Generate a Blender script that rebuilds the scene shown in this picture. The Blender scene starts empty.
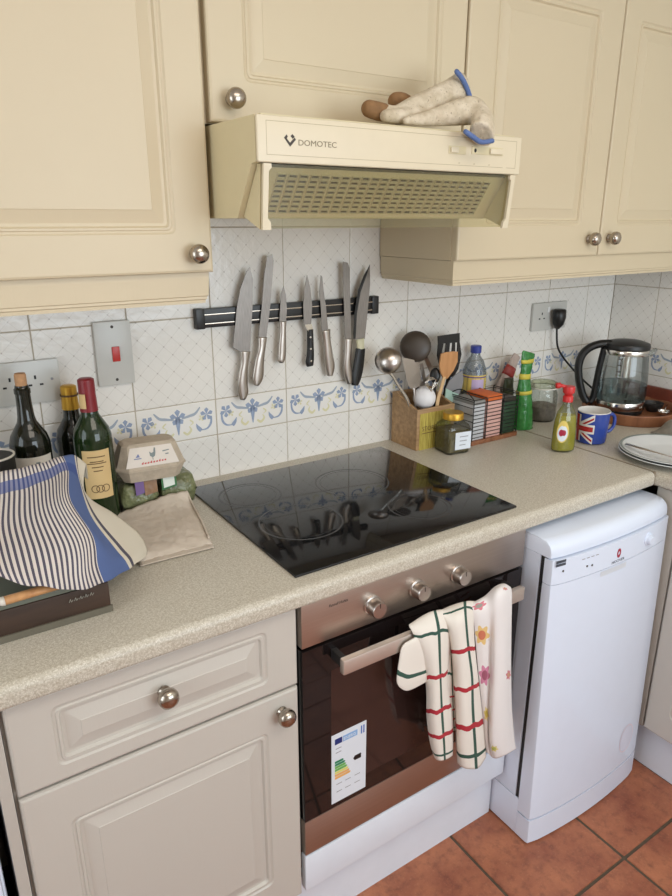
import bpy, bmesh, math, random
from mathutils import Vector, Matrix
random.seed(7)
C = bpy.context.scene.collection
S = bpy.context.scene
# ------------------------------------------------------------------ camera
CAM = Vector((-0.287, -1.5158, 1.5294)); YAW, PITCH, FPX = 0.5841, -0.3244, 678.39
F = Vector((math.sin(YAW)*math.cos(PITCH), math.cos(YAW)*math.cos(PITCH), math.sin(PITCH)))
R = Vector((math.cos(YAW), -math.sin(YAW), 0)); U = R.cross(F)
cam_d = bpy.data.cameras.new('camera'); cam = bpy.data.objects.new('camera', cam_d); C.objects.link(cam)
m = Matrix((R, U, -F)).transposed().to_4x4(); m.translation = CAM
cam.matrix_world = m
cam_d.sensor_fit = 'AUTO'; cam_d.sensor_width = 36; cam_d.lens = FPX*36/896
cam_d.clip_start = 0.02
S.camera = cam
# ------------------------------------------------------------------ world, light, exposure
S.view_settings.view_transform = 'Standard'; S.view_settings.look = 'None'
S.view_settings.gamma = 1; S.view_settings.use_curve_mapping = False
S.view_settings.exposure = -0.10
w = bpy.data.worlds.new('world'); S.world = w; w.use_nodes = True
w.node_tree.nodes['Background'].inputs[0].default_value = (0.78, 0.88, 1.0, 1)
w.node_tree.nodes['Background'].inputs[1].default_value = 1.0
def area(name, loc, target, sx, sy, power, col):
    d = bpy.data.lights.new(name, 'AREA'); d.shape = 'RECTANGLE'; d.size = sx; d.size_y = sy
    d.energy = power; d.color = col
    o = bpy.data.objects.new(name, d); C.objects.link(o); o.location = loc
    o.rotation_euler = (Vector(target)-Vector(loc)).to_track_quat('-Z', 'Y').to_euler()
    return o
area('window_daylight', (1.00, -3.34, 1.50), (1.00, 0, 1.42), 1.70, 1.30, 38, (0.82, 0.93, 1.0))
area('overhead_fill_light', (0.35, -1.75, 2.36), (0.35, -1.75, 0), 1.2, 0.8, 14, (1.0, 0.90, 0.78))  # added overhead fill that lifts worktop and floor; not a known lamp
area('left_fill_light', (-1.66, -1.00, 1.40), (1.0, -0.7, 1.1), 0.9, 1.2, 12, (0.80, 0.92, 1.0))  # added fill for faces turned left; the left wall has no window

# ------------------------------------------------------------------ pixel helper: a ray through a pixel meets a plane
def P(px, py, ax, val):
    d = F*FPX + R*(px-336) - U*(py-448)
    i = 'xyz'.index(ax)
    return CAM + d*((val-CAM[i])/d[i])
def PX(p):
    d = Vector(p)-CAM; k = FPX/d.dot(F)
    return k
# ------------------------------------------------------------------ materials
def lin(c):
    def f(v):
        v /= 255.0
        return v/12.92 if v <= 0.04045 else ((v+0.055)/1.055)**2.4
    return (f(c[0]), f(c[1]), f(c[2]), 1)
MATS = {}
class NT:
    def __init__(s, name):
        s.m = bpy.data.materials.new(name); s.m.use_nodes = True; s.t = s.m.node_tree
        s.b = s.t.nodes['Principled BSDF']; s.out = s.t.nodes['Material Output']
    def n(s, kind, **kw):
        x = s.t.nodes.new(kind)
        for k, v in kw.items(): setattr(x, k, v)
        return x
    def l(s, a, b): s.t.links.new(a, b)
    def math(s, op, a, b=None, c=None):
        x = s.n('ShaderNodeMath', operation=op)
        for i, v in enumerate((a, b, c)):
            if v is None: continue
            if isinstance(v, (int, float)): x.inputs[i].default_value = v
            else: s.l(v, x.inputs[i])
        return x.outputs[0]
    def mix(s, fac, a, b):
        x = s.n('ShaderNodeMix', data_type='RGBA')
        for idx, v in ((0, fac), (6, a), (7, b)):
            if isinstance(v, (int, float)): x.inputs[idx].default_value = v
            elif isinstance(v, tuple): x.inputs[idx].default_value = v
            else: s.l(v, x.inputs[idx])
        return x.outputs[2]
    def coord(s, which='Object'):
        return s.n('ShaderNodeTexCoord').outputs[which]
    def noise(s, scale, detail=2, vec=None, rough=.5):
        x = s.n('ShaderNodeTexNoise'); x.inputs['Scale'].default_value = scale; x.inputs['Detail'].default_value = detail
        x.inputs['Roughness'].default_value = rough
        if vec is not None: s.l(vec, x.inputs['Vector'])
        return x.outputs['Fac']
    def scalev(s, vec, sc):
        x = s.n('ShaderNodeVectorMath', operation='MULTIPLY'); s.l(vec, x.inputs[0]); x.inputs[1].default_value = sc
        return x.outputs[0]
    def ramp(s, fac, lo, hi):
        x = s.n('ShaderNodeMapRange'); x.inputs[1].default_value = lo; x.inputs[2].default_value = hi; s.l(fac, x.inputs[0])
        return x.outputs[0]
    def bump(s, h, strength, dist):
        x = s.n('ShaderNodeBump'); x.inputs['Strength'].default_value = strength; x.inputs['Distance'].default_value = dist
        s.l(h, x.inputs['Height']); s.l(x.outputs[0], s.b.inputs['Normal'])
    def set(s, col=None, rough=None, metal=None, **kw):
        if col is not None:
            if isinstance(col, tuple): s.b.inputs['Base Color'].default_value = col
            else: s.l(col, s.b.inputs['Base Color'])
        if rough is not None: s.b.inputs['Roughness'].default_value = rough
        if metal is not None: s.b.inputs['Metallic'].default_value = metal
        for k, v in kw.items(): s.b.inputs[k].default_value = v
        return s.m
def plain(name, rgb, rough=.5, metal=0, var=0.04, vscale=30, bump=0, bscale=200, bdist=.001, **kw):
    t = NT(name); c = lin(rgb); co = t.coord()
    d = tuple(x*(1-var*2.2) for x in c[:3])+(1,)
    t.set(t.mix(t.noise(vscale, 3, co), d, tuple(min(1, x*(1+var)) for x in c[:3])+(1,)), rough, metal, **kw)
    if bump: t.bump(t.noise(bscale, 2, co), bump, bdist)
    MATS[name] = t.m; return t.m
def thin_glass(name, tint, gloss=.10, haze=.0, rough=.03, hazecol=(200, 205, 195)):
    t = NT(name); t.t.nodes.remove(t.b)
    tr = t.n('ShaderNodeBsdfTransparent'); tr.inputs[0].default_value = lin(tint)
    gl = t.n('ShaderNodeBsdfGlossy'); gl.inputs['Roughness'].default_value = rough
    fr = t.n('ShaderNodeLayerWeight'); fr.inputs[0].default_value = .25
    fac = t.math('ADD', t.math('MULTIPLY', fr.outputs['Fresnel'], .55), gloss*.5)
    mx = t.n('ShaderNodeMixShader'); t.l(fac, mx.inputs[0]); t.l(tr.outputs[0], mx.inputs[1]); t.l(gl.outputs[0], mx.inputs[2])
    o = mx.outputs[0]
    if haze:
        df = t.n('ShaderNodeBsdfDiffuse'); df.inputs[0].default_value = lin(hazecol)
        m2 = t.n('ShaderNodeMixShader'); m2.inputs[0].default_value = haze; t.l(o, m2.inputs[1]); t.l(df.outputs[0], m2.inputs[2]); o = m2.outputs[0]
    t.l(o, t.out.inputs[0]); MATS[name] = t.m; return t.m
# painted, faintly grained foil doors
def cream(name, rgb):
    t = NT(name); co = t.coord('Object'); c = lin(rgb)
    g = t.noise(1.0, 4, t.scalev(co, (170, 170, 5)))
    big = t.noise(3, 2, co)
    t.set(t.mix(big, tuple(x*.95 for x in c[:3])+(1,), c), .42)
    t.bump(g, .18, .0006); MATS[name] = t.m; return t.m
cream('cream_upper', (214, 198, 168)); cream('cream_lower', (202, 196, 187))
plain('cream_plastic', (222, 209, 182), .35, var=.02)
plain('hood_side', (218, 204, 166), .4, var=.02)
plain('white_paint', (236, 236, 234), .45, var=.02)
plain('plinth_white', (230, 236, 246), .4, var=.02)
plain('appliance_white', (226, 234, 250), .22, var=.01)
plain('appliance_grey', (168, 174, 184), .4, var=.02)
plain('dark_gap', (34, 32, 32), .6)
plain('wall_paint', (242, 240, 236), .8, var=.02)
plain('ceiling_paint', (246, 244, 240), .8, var=.02)
plain('grout', (188, 176, 158), .8, var=.05, vscale=60)
def wall_mat():
    t = NT('tiled_wall'); sp = t.n('ShaderNodeSeparateXYZ'); t.l(t.coord(), sp.inputs[0])
    up = t.math('GREATER_THAN', sp.outputs[2], 1.5145)
    t.set(t.mix(up, lin((188, 176, 158)), lin((238, 234, 224))), .8); MATS['tiled_wall'] = t.m
wall_mat()
plain('floor_grout', (96, 82, 66), .9, var=.2, vscale=60)
plain('black_plastic', (26, 25, 25), .38, var=.05)
plain('black_matte', (34, 32, 31), .6, var=.05)
plain('rubber_dark', (44, 40, 38), .5)
plain('plate_grey', (206, 204, 198), .3, metal=0, var=.02)
plain('red_switch', (200, 52, 44), .35)
plain('steel', (196, 188, 182), .28, metal=1, var=.03)
plain('bright_steel', (222, 218, 212), .16, metal=1, var=.02)
plain('handle_steel', (188, 180, 172), .30, metal=1, var=.0)
plain('knob_metal', (176, 166, 154), .22, metal=1, var=.05)
plain('dark_print', (70, 62, 56), .6)
plain('grey_print', (150, 150, 156), .6)
plain('red_print', (168, 30, 60), .5)
def brushed():
    t = NT('brushed_steel'); co = t.coord()
    g = t.noise(1, 3, t.scalev(co, (3, 300, 900)))
    t.set(t.mix(g, lin((178, 164, 152)), lin((204, 192, 182))), .36, 1.0); t.bump(g, .06, .0003); MATS['brushed_steel'] = t.m
brushed()
def blade():
    t = NT('blade_steel'); co = t.coord()
    g = t.noise(1, 2, t.scalev(co, (500, 20, 40)))
    t.set(t.mix(g, lin((118, 112, 108)), lin((160, 154, 149))), .38, 1.0); MATS['blade_steel'] = t.m
blade()
# worktop: fine beige and grey speckle
def worktop_mat():
    t = NT('worktop'); co = t.coord()
    a = t.noise(260, 3, co, .7); b = t.noise(520, 2, co, .6); big = t.noise(6, 2, co)
    c1 = t.mix(t.ramp(a, .36, .62), lin((176, 166, 149)), lin((208, 202, 189)))
    c2 = t.mix(t.ramp(b, .56, .66), c1, lin((224, 219, 208)))
    c3 = t.mix(t.math('MULTIPLY', big, .2), c2, lin((190, 176, 150)))
    t.set(c3, .38); t.bump(a, .12, .0005); MATS['worktop'] = t.m
worktop_mat()
# glazed tile with a faint diagonal trellis and dots where its lines cross
def tile_mat(name, trellis, rgb=(240, 236, 230)):
    t = NT(name); co = t.coord(); sp = t.n('ShaderNodeSeparateXYZ'); t.l(co, sp.inputs[0])
    x, z = sp.outputs[0], sp.outputs[2]
    base = lin(rgb)
    col = base
    rnd = t.n('ShaderNodeObjectInfo').outputs['Random']
    if trellis:
        u = t.math('FRACT', t.math('DIVIDE', t.math('ADD', t.math('ADD', x, z), 1.0), .04))
        v = t.math('FRACT', t.math('DIVIDE', t.math('ADD', t.math('SUBTRACT', x, z), 1.0), .04))
        lu = t.math('COMPARE', u, .5, .026); lv = t.math('COMPARE', v, .5, .026)
        line = t.math('MAXIMUM', lu, lv)
        du = t.math('COMPARE', u, .5, .055); dv = t.math('COMPARE', v, .5, .055)
        dot = t.math('MULTIPLY', du, dv)
        col = t.mix(t.math('MULTIPLY', line, .34), base, lin((204, 199, 190)))
        col = t.mix(t.math('MULTIPLY', dot, .55), col, lin((172, 160, 154)))
    col = t.mix(t.math('MULTIPLY', rnd, .06), col, lin((208, 200, 186)))
    t.set(col, .16)
    t.bump(t.noise(55, 2, co), .35, .0016); MATS[name] = t.m
tile_mat('tile_trellis', True); tile_mat('tile_plain', False)
def terracotta():
    t = NT('terracotta'); co = t.coord(); oi = t.n('ShaderNodeObjectInfo')
    ad = t.n('ShaderNodeVectorMath', operation='ADD'); t.l(co, ad.inputs[0])
    cm = t.n('ShaderNodeCombineXYZ'); t.l(t.math('MULTIPLY', oi.outputs['Random'], 40), cm.inputs[0]); t.l(cm.outputs[0], ad.inputs[1])
    v = ad.outputs[0]
    a = t.noise(7, 5, v, .65); b = t.noise(38, 4, v, .7); g = t.noise(160, 2, v)
    c = t.mix(t.ramp(a, .34, .66), lin((146, 84, 62)), lin((186, 118, 84)))
    c = t.mix(t.math('MULTIPLY', t.ramp(b, .48, .72), .55), c, lin((96, 56, 46)))
    c = t.mix(t.math('MULTIPLY', t.ramp(g, .60, .75), .35), c, lin((196, 140, 108)))
    t.set(c, .45); t.bump(b, .25, .002); MATS['terracotta'] = t.m
terracotta()
def wood(name, c1, c2, sc=(6, 90, 90), rough=.5):
    t = NT(name); co = t.coord(); g = t.noise(1, 4, t.scalev(co, sc))
    t.set(t.mix(t.ramp(g, .3, .7), lin(c1), lin(c2)), rough); MATS[name] = t.m
wood('box_wood', (150, 116, 80), (186, 150, 108)); wood('pale_wood', (196, 158, 112), (222, 188, 142), (40, 40, 8))
wood('spatula_wood', (178, 124, 78), (206, 152, 100), (60, 60, 9)); wood('tray_wood', (120, 74, 48), (158, 104, 70), (40, 40, 8))
wood('brown_box', (50, 34, 24), (70, 48, 34), (8, 60, 60), .55); wood('red_wood', (110, 52, 38), (140, 70, 50), (30, 30, 8))
plain('box_top_grey', (112, 116, 104), .6, var=.06)
def hob_glass():
    t = NT('hob_glass'); co = t.coord()
    smear = t.noise(9, 4, co, .6)
    t.set(t.mix(t.ramp(smear, .45, .8), lin((20, 20, 22)), lin((34, 34, 36))), .06)
    r = t.math('ADD', t.math('MULTIPLY', t.ramp(smear, .4, .8), .10), .04); t.l(r, t.b.inputs['Roughness'])
    MATS['hob_glass'] = t.m
hob_glass()
plain('hob_ring', (58, 58, 60), .25, var=.08)
plain('oven_glass', (26, 20, 20), .05, var=.02)
plain('oven_window', (58, 40, 36), .06, var=.04)
thin_glass('clear_glass', (236, 240, 236), .10)
thin_glass('visor_glass', (244, 242, 228), .02, haze=.05, rough=.2, hazecol=(206, 202, 178))
thin_glass('kettle_glass', (232, 236, 236), .14)
thin_glass('water', (214, 222, 222), .05)
thin_glass('clear_plastic', (216, 220, 226), .10, haze=.10)
thin_glass('bottle_clear', (228, 232, 212), .10, haze=.04)

# ------------------------------------------------------------------ mesh helpers
def wloc(o):
    v = Vector((0, 0, 0))
    while o is not None: v += o.location; o = o.parent
    return v
def tag(o, label=None, cat=None, group=None, kind=None):
    if label: o['label'] = label
    if cat: o['category'] = cat
    if group: o['group'] = group
    if kind: o['kind'] = kind
    return o
def thing(name, loc, label, cat, group=None, kind=None):
    o = bpy.data.objects.new(name, None); C.objects.link(o); o.location = loc; o.empty_display_size = .05
    return tag(o, label, cat, group, kind)
def obj(name, bm, mats, parent=None, smooth=False, origin=None, label=None, cat=None, group=None, kind=None, recalc=True):
    if recalc: bmesh.ops.recalc_face_normals(bm, faces=bm.faces[:])
    if parent is not None: o0 = wloc(parent)
    elif origin is not None: o0 = Vector(origin)
    else:
        xs = [v.co for v in bm.verts]
        o0 = Vector(((min(v.x for v in xs)+max(v.x for v in xs))/2, (min(v.y for v in xs)+max(v.y for v in xs))/2, min(v.z for v in xs)))
    bmesh.ops.translate(bm, vec=-o0, verts=bm.verts[:])
    me = bpy.data.meshes.new(name); bm.to_mesh(me); bm.free()
    if smooth:
        for p in me.polygons: p.use_smooth = True
        if smooth != 'all':
            me.set_sharp_from_angle(angle=math.radians(smooth if smooth > 1 else 35))
    for mm in (mats if isinstance(mats, (list, tuple)) else [mats]):
        me.materials.append(MATS[mm] if isinstance(mm, str) else mm)
    o = bpy.data.objects.new(name, me); C.objects.link(o)
    if parent is not None: o.parent = parent
    else: o.location = o0
    return tag(o, label, cat, group, kind)
def bbox(bm, x0, x1, y0, y1, z0, z1, bev=0, seg=2, mi=0):
    r = bmesh.ops.create_cube(bm, size=1)
    vs = r['verts']
    for v in vs: v.co = Vector((x0+(v.co.x+.5)*(x1-x0), y0+(v.co.y+.5)*(y1-y0), z0+(v.co.z+.5)*(z1-z0)))
    fs = set(f for v in vs for f in v.link_faces)
    for f in fs: f.material_index = mi
    if bev:
        es = list(set(e for v in vs for e in v.link_edges))
        bmesh.ops.bevel(bm, geom=es, offset=bev, segments=seg, profile=.6, affect='EDGES', clamp_overlap=True)
    return bm
def box(name, x0, x1, y0, y1, z0, z1, mat, parent=None, bev=0, **kw):
    if x0 > x1: x0, x1 = x1, x0
    if y0 > y1: y0, y1 = y1, y0
    bm = bmesh.new(); bbox(bm, x0, x1, y0, y1, z0, z1, bev)
    return obj(name, bm, mat, parent, smooth=bool(bev), **kw)
def extr(bm, pts, vec, mi=0):
    """polygon (list of points) extruded by vec"""
    a = [bm.verts.new(p) for p in pts]; b = [bm.verts.new(Vector(p)+Vector(vec)) for p in pts]
    fs = [bm.faces.new(a), bm.faces.new(b[::-1])]
    n = len(a)
    for i in range(n): fs.append(bm.faces.new((a[i], b[i], b[(i+1) % n], a[(i+1) % n])))
    for f in fs: f.material_index = mi
    return bm
def lathe(bm, prof, loc, seg=28, sx=1, sy=1, mi=0, axis='z', a0=0, a1=None, rot=None):
    """prof: (radius, height) pairs bottom to top; closed at r=0"""
    full = a1 is None
    n = seg if full else seg+1
    rings = []
    for r, h in prof:
        ring = []
        if r < 1e-6 and full:
            ring = [Vector((0, 0, h))]
        else:
            for i in range(n):
                a = 2*math.pi*i/seg if full else a0+(a1-a0)*i/seg
                ring.append(Vector((r*math.cos(a)*sx, r*math.sin(a)*sy, h)))
        out = []
        for v in ring:
            if axis == 'y': v = Vector((v.x, -v.z, v.y))
            elif axis == 'x': v = Vector((-v.z, v.x, v.y))
            if rot is not None: v = rot @ v
            out.append(bm.verts.new(v+Vector(loc)))
        rings.append(out)
    for A, B in zip(rings, rings[1:]):
        k = n if full else n-1
        for i in range(k):
            j = (i+1) % n
            if len(A) == 1 and len(B) == 1: continue
            if len(A) == 1: f = bm.faces.new((A[0], B[i], B[j]))
            elif len(B) == 1: f = bm.faces.new((A[i], A[j], B[0]))
            else: f = bm.faces.new((A[i], A[j], B[j], B[i]))
            f.material_index = mi
    return bm
def catmull(pts, n):
    """smooth path through points (tuples of any length)"""
    out = []; m_ = len(pts)
    for i in range(m_-1):
        p0 = pts[max(i-1, 0)]; p1 = pts[i]; p2 = pts[i+1]; p3 = pts[min(i+2, m_-1)]
        for k in range(n):
            t = k/n
            out.append(tuple(.5*((2*b)+(-a+c)*t+(2*a-5*b+4*c-d)*t*t+(-a+3*b-3*c+d)*t**3) for a, b, c, d in zip(p0, p1, p2, p3)))
    out.append(tuple(pts[-1])); return out
def tube(bm, path, rad, seg=8, mi=0, flat=None, closed=False, ref=None):
    """sweep a circle (or ellipse: flat = second half-axis, along ref) along path; rad number or list"""
    path = [Vector(p) for p in path]; n = len(path); rings = []
    prev = None
    for i, p in enumerate(path):
        if closed: t = path[(i+1) % n]-path[i-1]
        else: t = path[min(i+1, n-1)]-path[max(i-1, 0)]
        if t.length < 1e-9: t = Vector((0, 0, 1))
        t.normalize()
        if ref is not None: a = Vector(ref)
        elif prev is None: a = Vector((0, 0, 1)) if abs(t.z) < .9 else Vector((1, 0, 0))
        else: a = prev
        b = t.cross(a)
        if b.length < 1e-6: b = t.cross(Vector((.3, .5, .8)))
        b.normalize(); a = b.cross(t).normalized(); prev = a
        r = rad[i] if isinstance(rad, (list, tuple)) else rad
        f = (flat[i] if isinstance(flat, (list, tuple)) else flat) if flat is not None else r
        rings.append([bm.verts.new(p+a*f*math.cos(2*math.pi*k/seg)+b*r*math.sin(2*math.pi*k/seg)) for k in range(seg)])
    for i in range(n if closed else n-1):
        A, B = rings[i], rings[(i+1) % n]
        for k in range(seg):
            f = bm.faces.new((A[k], A[(k+1) % seg], B[(k+1) % seg], B[k])); f.material_index = mi
    if not closed:
        for rg, rev in ((rings[0], True), (rings[-1], False)):
            f = bm.faces.new(rg[::-1] if rev else rg); f.material_index = mi
    return bm
def text(name, s, loc, size, mat, parent, xdir=(1, 0, 0), zdir=(0, 0, 1), align='LEFT', th=.0002, squeeze=1.0, shear=0):
    cu = bpy.data.curves.new(name, 'FONT'); cu.body = s; cu.size = size; cu.align_x = align; cu.extrude = th; cu.shear = shear; cu.resolution_u = 3
    to = bpy.data.objects.new(name+'_tmp', cu); C.objects.link(to)
    bpy.context.view_layer.update()
    me = bpy.data.meshes.new_from_object(to.evaluated_get(bpy.context.evaluated_depsgraph_get()))
    bpy.data.objects.remove(to); bpy.data.curves.remove(cu)
    X = Vector(xdir); Z = Vector(zdir); N = X.cross(Z)
    o0 = wloc(parent)
    for v in me.vertices:
        c = v.co.copy(); v.co = Vector(loc)+X*c.x*squeeze+Z*c.y+N*c.z-o0
    me.materials.clear(); me.materials.append(MATS[mat])
    o = bpy.data.objects.new(name, me); C.objects.link(o); o.parent = parent
    return o
# sheet of cloth through a grid of control points, with uv
def sheet(bm, ctrl, n=6, th=.002, mi=0, uv0=(0, 0), uv1=(1, 1), vs=None, us=None):
    rows = [catmull([tuple(p) for p in r], n) for r in ctrl]
    cols = list(zip(*rows)); cols = [catmull(list(c), n) for c in cols]
    nu = len(cols); nv = len(cols[0])
    uvl = bm.loops.layers.uv.verify()
    G = [[bm.verts.new(cols[i][j]) for j in range(nv)] for i in range(nu)]
    def uvof(i, j): return (uv0[0]+(uv1[0]-uv0[0])*i/(nu-1), uv0[1]+(uv1[1]-uv0[1])*j/(nv-1))
    for i in range(nu-1):
        for j in range(nv-1):
            f = bm.faces.new((G[i][j], G[i+1][j], G[i+1][j+1], G[i][j+1])); f.material_index = mi; f.smooth = True
            for lp, (a, b) in zip(f.loops, ((i, j), (i+1, j), (i+1, j+1), (i, j+1))): lp[uvl].uv = uvof(a, b)
    return G
def solid(o, th, off=0):
    md = o.modifiers.new('thickness', 'SOLIDIFY'); md.thickness = th; md.offset = off; return o
# framed door or drawer front built of nested rounded rings; facing -y (or -x)
def rring(x0, x1, z0, z1, r, k=4):
    r = max(min(r, (x1-x0)/2.01, (z1-z0)/2.01), 1e-4); pts = []
    for cx, cz, a in ((x1-r, z1-r, 0), (x0+r, z1-r, 90), (x0+r, z0+r, 180), (x1-r, z0+r, 270)):
        for i in range(k+1):
            t = math.radians(a+90*i/k); pts.append((cx+r*math.cos(t), cz+r*math.sin(t)))
    return pts
def panel_front(name, x0, x1, z0, z1, y, th, mat, parent, fx=.068, fz=.068, face='-y', **kw):
    RG = [(0, -th, .001, 0), (0, -.005, .001, 0), (.0015, -.0015, .001, 0), (.005, 0, .001, 0),
          (0, 0, .012, 1), (.003, -.0025, .011, 1), (.006, -.0028, .010, 1), (.0075, -.001, .009, 1), (.011, -.001, .008, 1),
          (.014, -.006, .006, 1), (.019, -.0065, .004, 1), (.040, -.0012, .001, 1), (.041, -.0003, .001, 1)]
    bm = bmesh.new(); rings = []
    for d, dep, r, inner in RG:
        ix = (fx if inner else 0)+d; iz = (fz if inner else 0)+d
        pts = rring(x0+ix, x1-ix, z0+iz, z1-iz, r)
        if face == '-y': rings.append([bm.verts.new((a, y-dep, b)) for a, b in pts])
        else: rings.append([bm.verts.new((y-dep, a, b)) for a, b in pts])
    n = len(rings[0])
    for A, B in zip(rings, rings[1:]):
        for i in range(n): bm.faces.new((A[i], A[(i+1) % n], B[(i+1) % n], B[i]))
    bm.faces.new(rings[0][::-1]); bm.faces.new(rings[-1])
    o = obj(name, bm, mat, parent, smooth=6, **kw); return o
def knob(parent, x, y, z, r=.0175, face='-y'):
    prof = [(0, 0), (r*.62, 0), (r*.62, .003), (r*.42, .005), (r*.42, .008), (r*.74, .011), (r*.98, .017), (r, .023), (r*.9, .029), (r*.55, .0335), (0, .035)]
    bm = bmesh.new(); lathe(bm, prof, (x, y, z), 24, axis='y' if face == '-y' else 'x')
    return obj('knob', bm, 'knob_metal', parent, smooth='all')

# ================================================================== ROOM
XL, XR, YB = -1.75, 1.903, -3.4
T0, TW = .3594, .1998
ZB0, ZB1, ZL = 1.0197, 1.1104, 1.3135
def room_wall(name, x0, x1, y0, y1, z0, z1, mat='wall_paint'):
    return box(name, x0, x1, y0, y1, z0, z1, mat, kind='structure', origin=(0, 0, 0))
wall_back = room_wall('wall_back', XL, XR+.1, .0016, .12, 0, 2.4, 'tiled_wall')
wall_right = room_wall('wall_right', XR+.0016, XR+.12, YB, .12, 0, 2.4, 'tiled_wall')
wall_left = room_wall('wall_left', XL-.1, XL, YB, .1, 0, 2.4)
# rear wall with the window opening
bm = bmesh.new()
for a in ((XL, .05, 0, 2.4), (1.95, XR+.12, 0, 2.4), (.05, 1.95, 0, .82), (.05, 1.95, 2.2, 2.4)):
    bbox(bm, a[0], a[1], YB-.1, YB, a[2], a[3])
obj('wall_rear', bm, 'wall_paint', kind='structure', origin=(0, 0, 0))
bm = bmesh.new()
for a in ((.05, .11, .82, 2.2), (1.89, 1.95, .82, 2.2), (.11, 1.89, .82, .88), (.11, 1.89, 2.14, 2.2), (.97, 1.03, .88, 2.14)):
    bbox(bm, a[0], a[1], YB-.07, YB-.01, a[2], a[3], .004)
win = obj('window_1', bm, 'white_paint', kind='structure', origin=(0, 0, 0))
ceil = room_wall('ceiling', XL-.1, XR+.12, YB-.1, .12, 2.4, 2.5, 'ceiling_paint')
floor = box('floor', XL-.1, XR+.12, YB-.1, .12, -.06, -.004, 'floor_grout', kind='structure', origin=(0, 0, 0))
# floor tiles
FP = .3235; fx0 = 1.0375; fy0 = -.836
bm = bmesh.new(); bbox(bm, -FP/2+.004, FP/2-.004, -FP/2+.004, FP/2-.004, -.02, 0, .003, 2)
tm = bpy.data.meshes.new('floor_tile'); bm.to_mesh(tm); bm.free(); tm.materials.append(MATS['terracotta'])
for i in range(-8, 3):
    for j in range(-8, 3):
        cx = fx0+(i+.5)*FP; cy = fy0+(j+.5)*FP
        if cx+FP/2 < XL or cx-FP/2 > 1.37 or cy-FP/2 < YB-.1 or cy-FP/2 > -.42: continue
        o = bpy.data.objects.new('floor_tile', tm); C.objects.link(o); o.parent = floor
        o.location = (cx, cy, random.uniform(-.001, .0008)); o.rotation_euler = (random.uniform(-.003, .003), random.uniform(-.003, .003), random.uniform(-.006, .006))
# wall tiles
TM = {}
def tile_mesh(w_, h_, mat):
    k = (round(w_, 4), round(h_, 4), mat)
    if k not in TM:
        bm = bmesh.new(); g = .0012
        bbox(bm, -w_/2+g, w_/2-g, -.0, .0014, -h_/2+g, h_/2-g)
        es = [e for e in bm.edges if all(abs(v.co.y) < 1e-6 for v in e.verts)]
        bmesh.ops.bevel(bm, geom=es, offset=.0012, segments=2, profile=.6, affect='EDGES')
        bmesh.ops.recalc_face_normals(bm, faces=bm.faces[:])
        me = bpy.data.meshes.new('tile'); bm.to_mesh(me); bm.free(); me.materials.append(MATS[mat]); TM[k] = me
    return TM[k]
# printed floral border
plain('print_blue', (158, 172, 198), .2, var=.10, vscale=120); plain('print_yellow', (228, 221, 180), .2, var=.06)
plain('print_slate', (170, 180, 194), .2, var=.06)
def border_mesh():
    bm = bmesh.new(); y = -.0004
    def poly(pts, mi):
        vs = [bm.verts.new((a, y, b)) for a, b in pts]
        f = bm.faces.new(vs); f.material_index = mi
    def stroke(pts, w0, w1, mi):
        pp = catmull(pts, 6); n = len(pp); L = []; Rr = []
        for i, p in enumerate(pp):
            a = pp[max(i-1, 0)]; b = pp[min(i+1, n-1)]; dx, dz = b[0]-a[0], b[1]-a[1]; q = math.hypot(dx, dz) or 1
            t = i/(n-1); ww = 1.35*(w0+(w1-w0)*t)*(.35+.65*math.sin(math.pi*min(1, .12+t*.88)))
            L.append((p[0]-dz/q*ww, p[1]+dx/q*ww)); Rr.append((p[0]+dz/q*ww, p[1]-dx/q*ww))
        for i in range(n-1): poly([L[i], L[i+1], Rr[i+1], Rr[i]], mi)
    def flower(cx, cz, r, mi, k=5, ph=0):
        r *= 1.22
        for i in range(k):
            a = ph+2*math.pi*i/k; c, s = math.cos(a), math.sin(a)
            poly([(cx, cz), (cx+r*.7*c-r*.34*s, cz+r*.7*s+r*.34*c), (cx+r*c, cz+r*s), (cx+r*.7*c+r*.34*s, cz+r*.7*s-r*.34*c)], mi)
    for s in (-1, 1):
        stroke([(s*.010, .010), (s*.030, .014), (s*.045, .018), (s*.058, .032)], .0022, .0030, 2)
        flower(s*.074, .012, .014, 0, 5, .3*s)
        stroke([(s*.086, .006), (s*.084, -.012), (s*.074, -.024), (s*.058, -.026)], .0024, .0018, 0)
        stroke([(s*.058, -.028), (s*.050, -.018), (s*.046, -.008)], .0050, .0010, 0)
        flower(s*.060, .004, .007, 1, 4, .5)
        stroke([(s*.012, -.024), (s*.022, -.031), (s*.032, -.022), (s*.028, -.012)], .0026, .0020, 1)
        stroke([(s*.030, .004), (s*.038, -.004), (s*.030, -.010)], .0016, .0010, 1)
    flower(0, .014, .017, 0, 5, math.pi/2)
    stroke([(0, .016), (0, -.004), (0, -.030)], .0060, .0020, 0)
    me = bpy.data.meshes.new('floral_print'); bm.to_mesh(me); bm.free()
    for k in ('print_blue', 'print_yellow', 'print_slate'): me.materials.append(MATS[k])
    return me
BM = border_mesh()
rows = [(.905, ZB0, 'tile_trellis'), (ZB0, ZB1, 'tile_plain'), (ZB1, ZL, 'tile_trellis'), (ZL, ZL+.2, 'tile_trellis'), (ZL+.2, ZL+.4, 'tile_trellis')]
edges = [XL]+[T0+TW*k for k in range(-10, 8)]+[XR]
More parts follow.
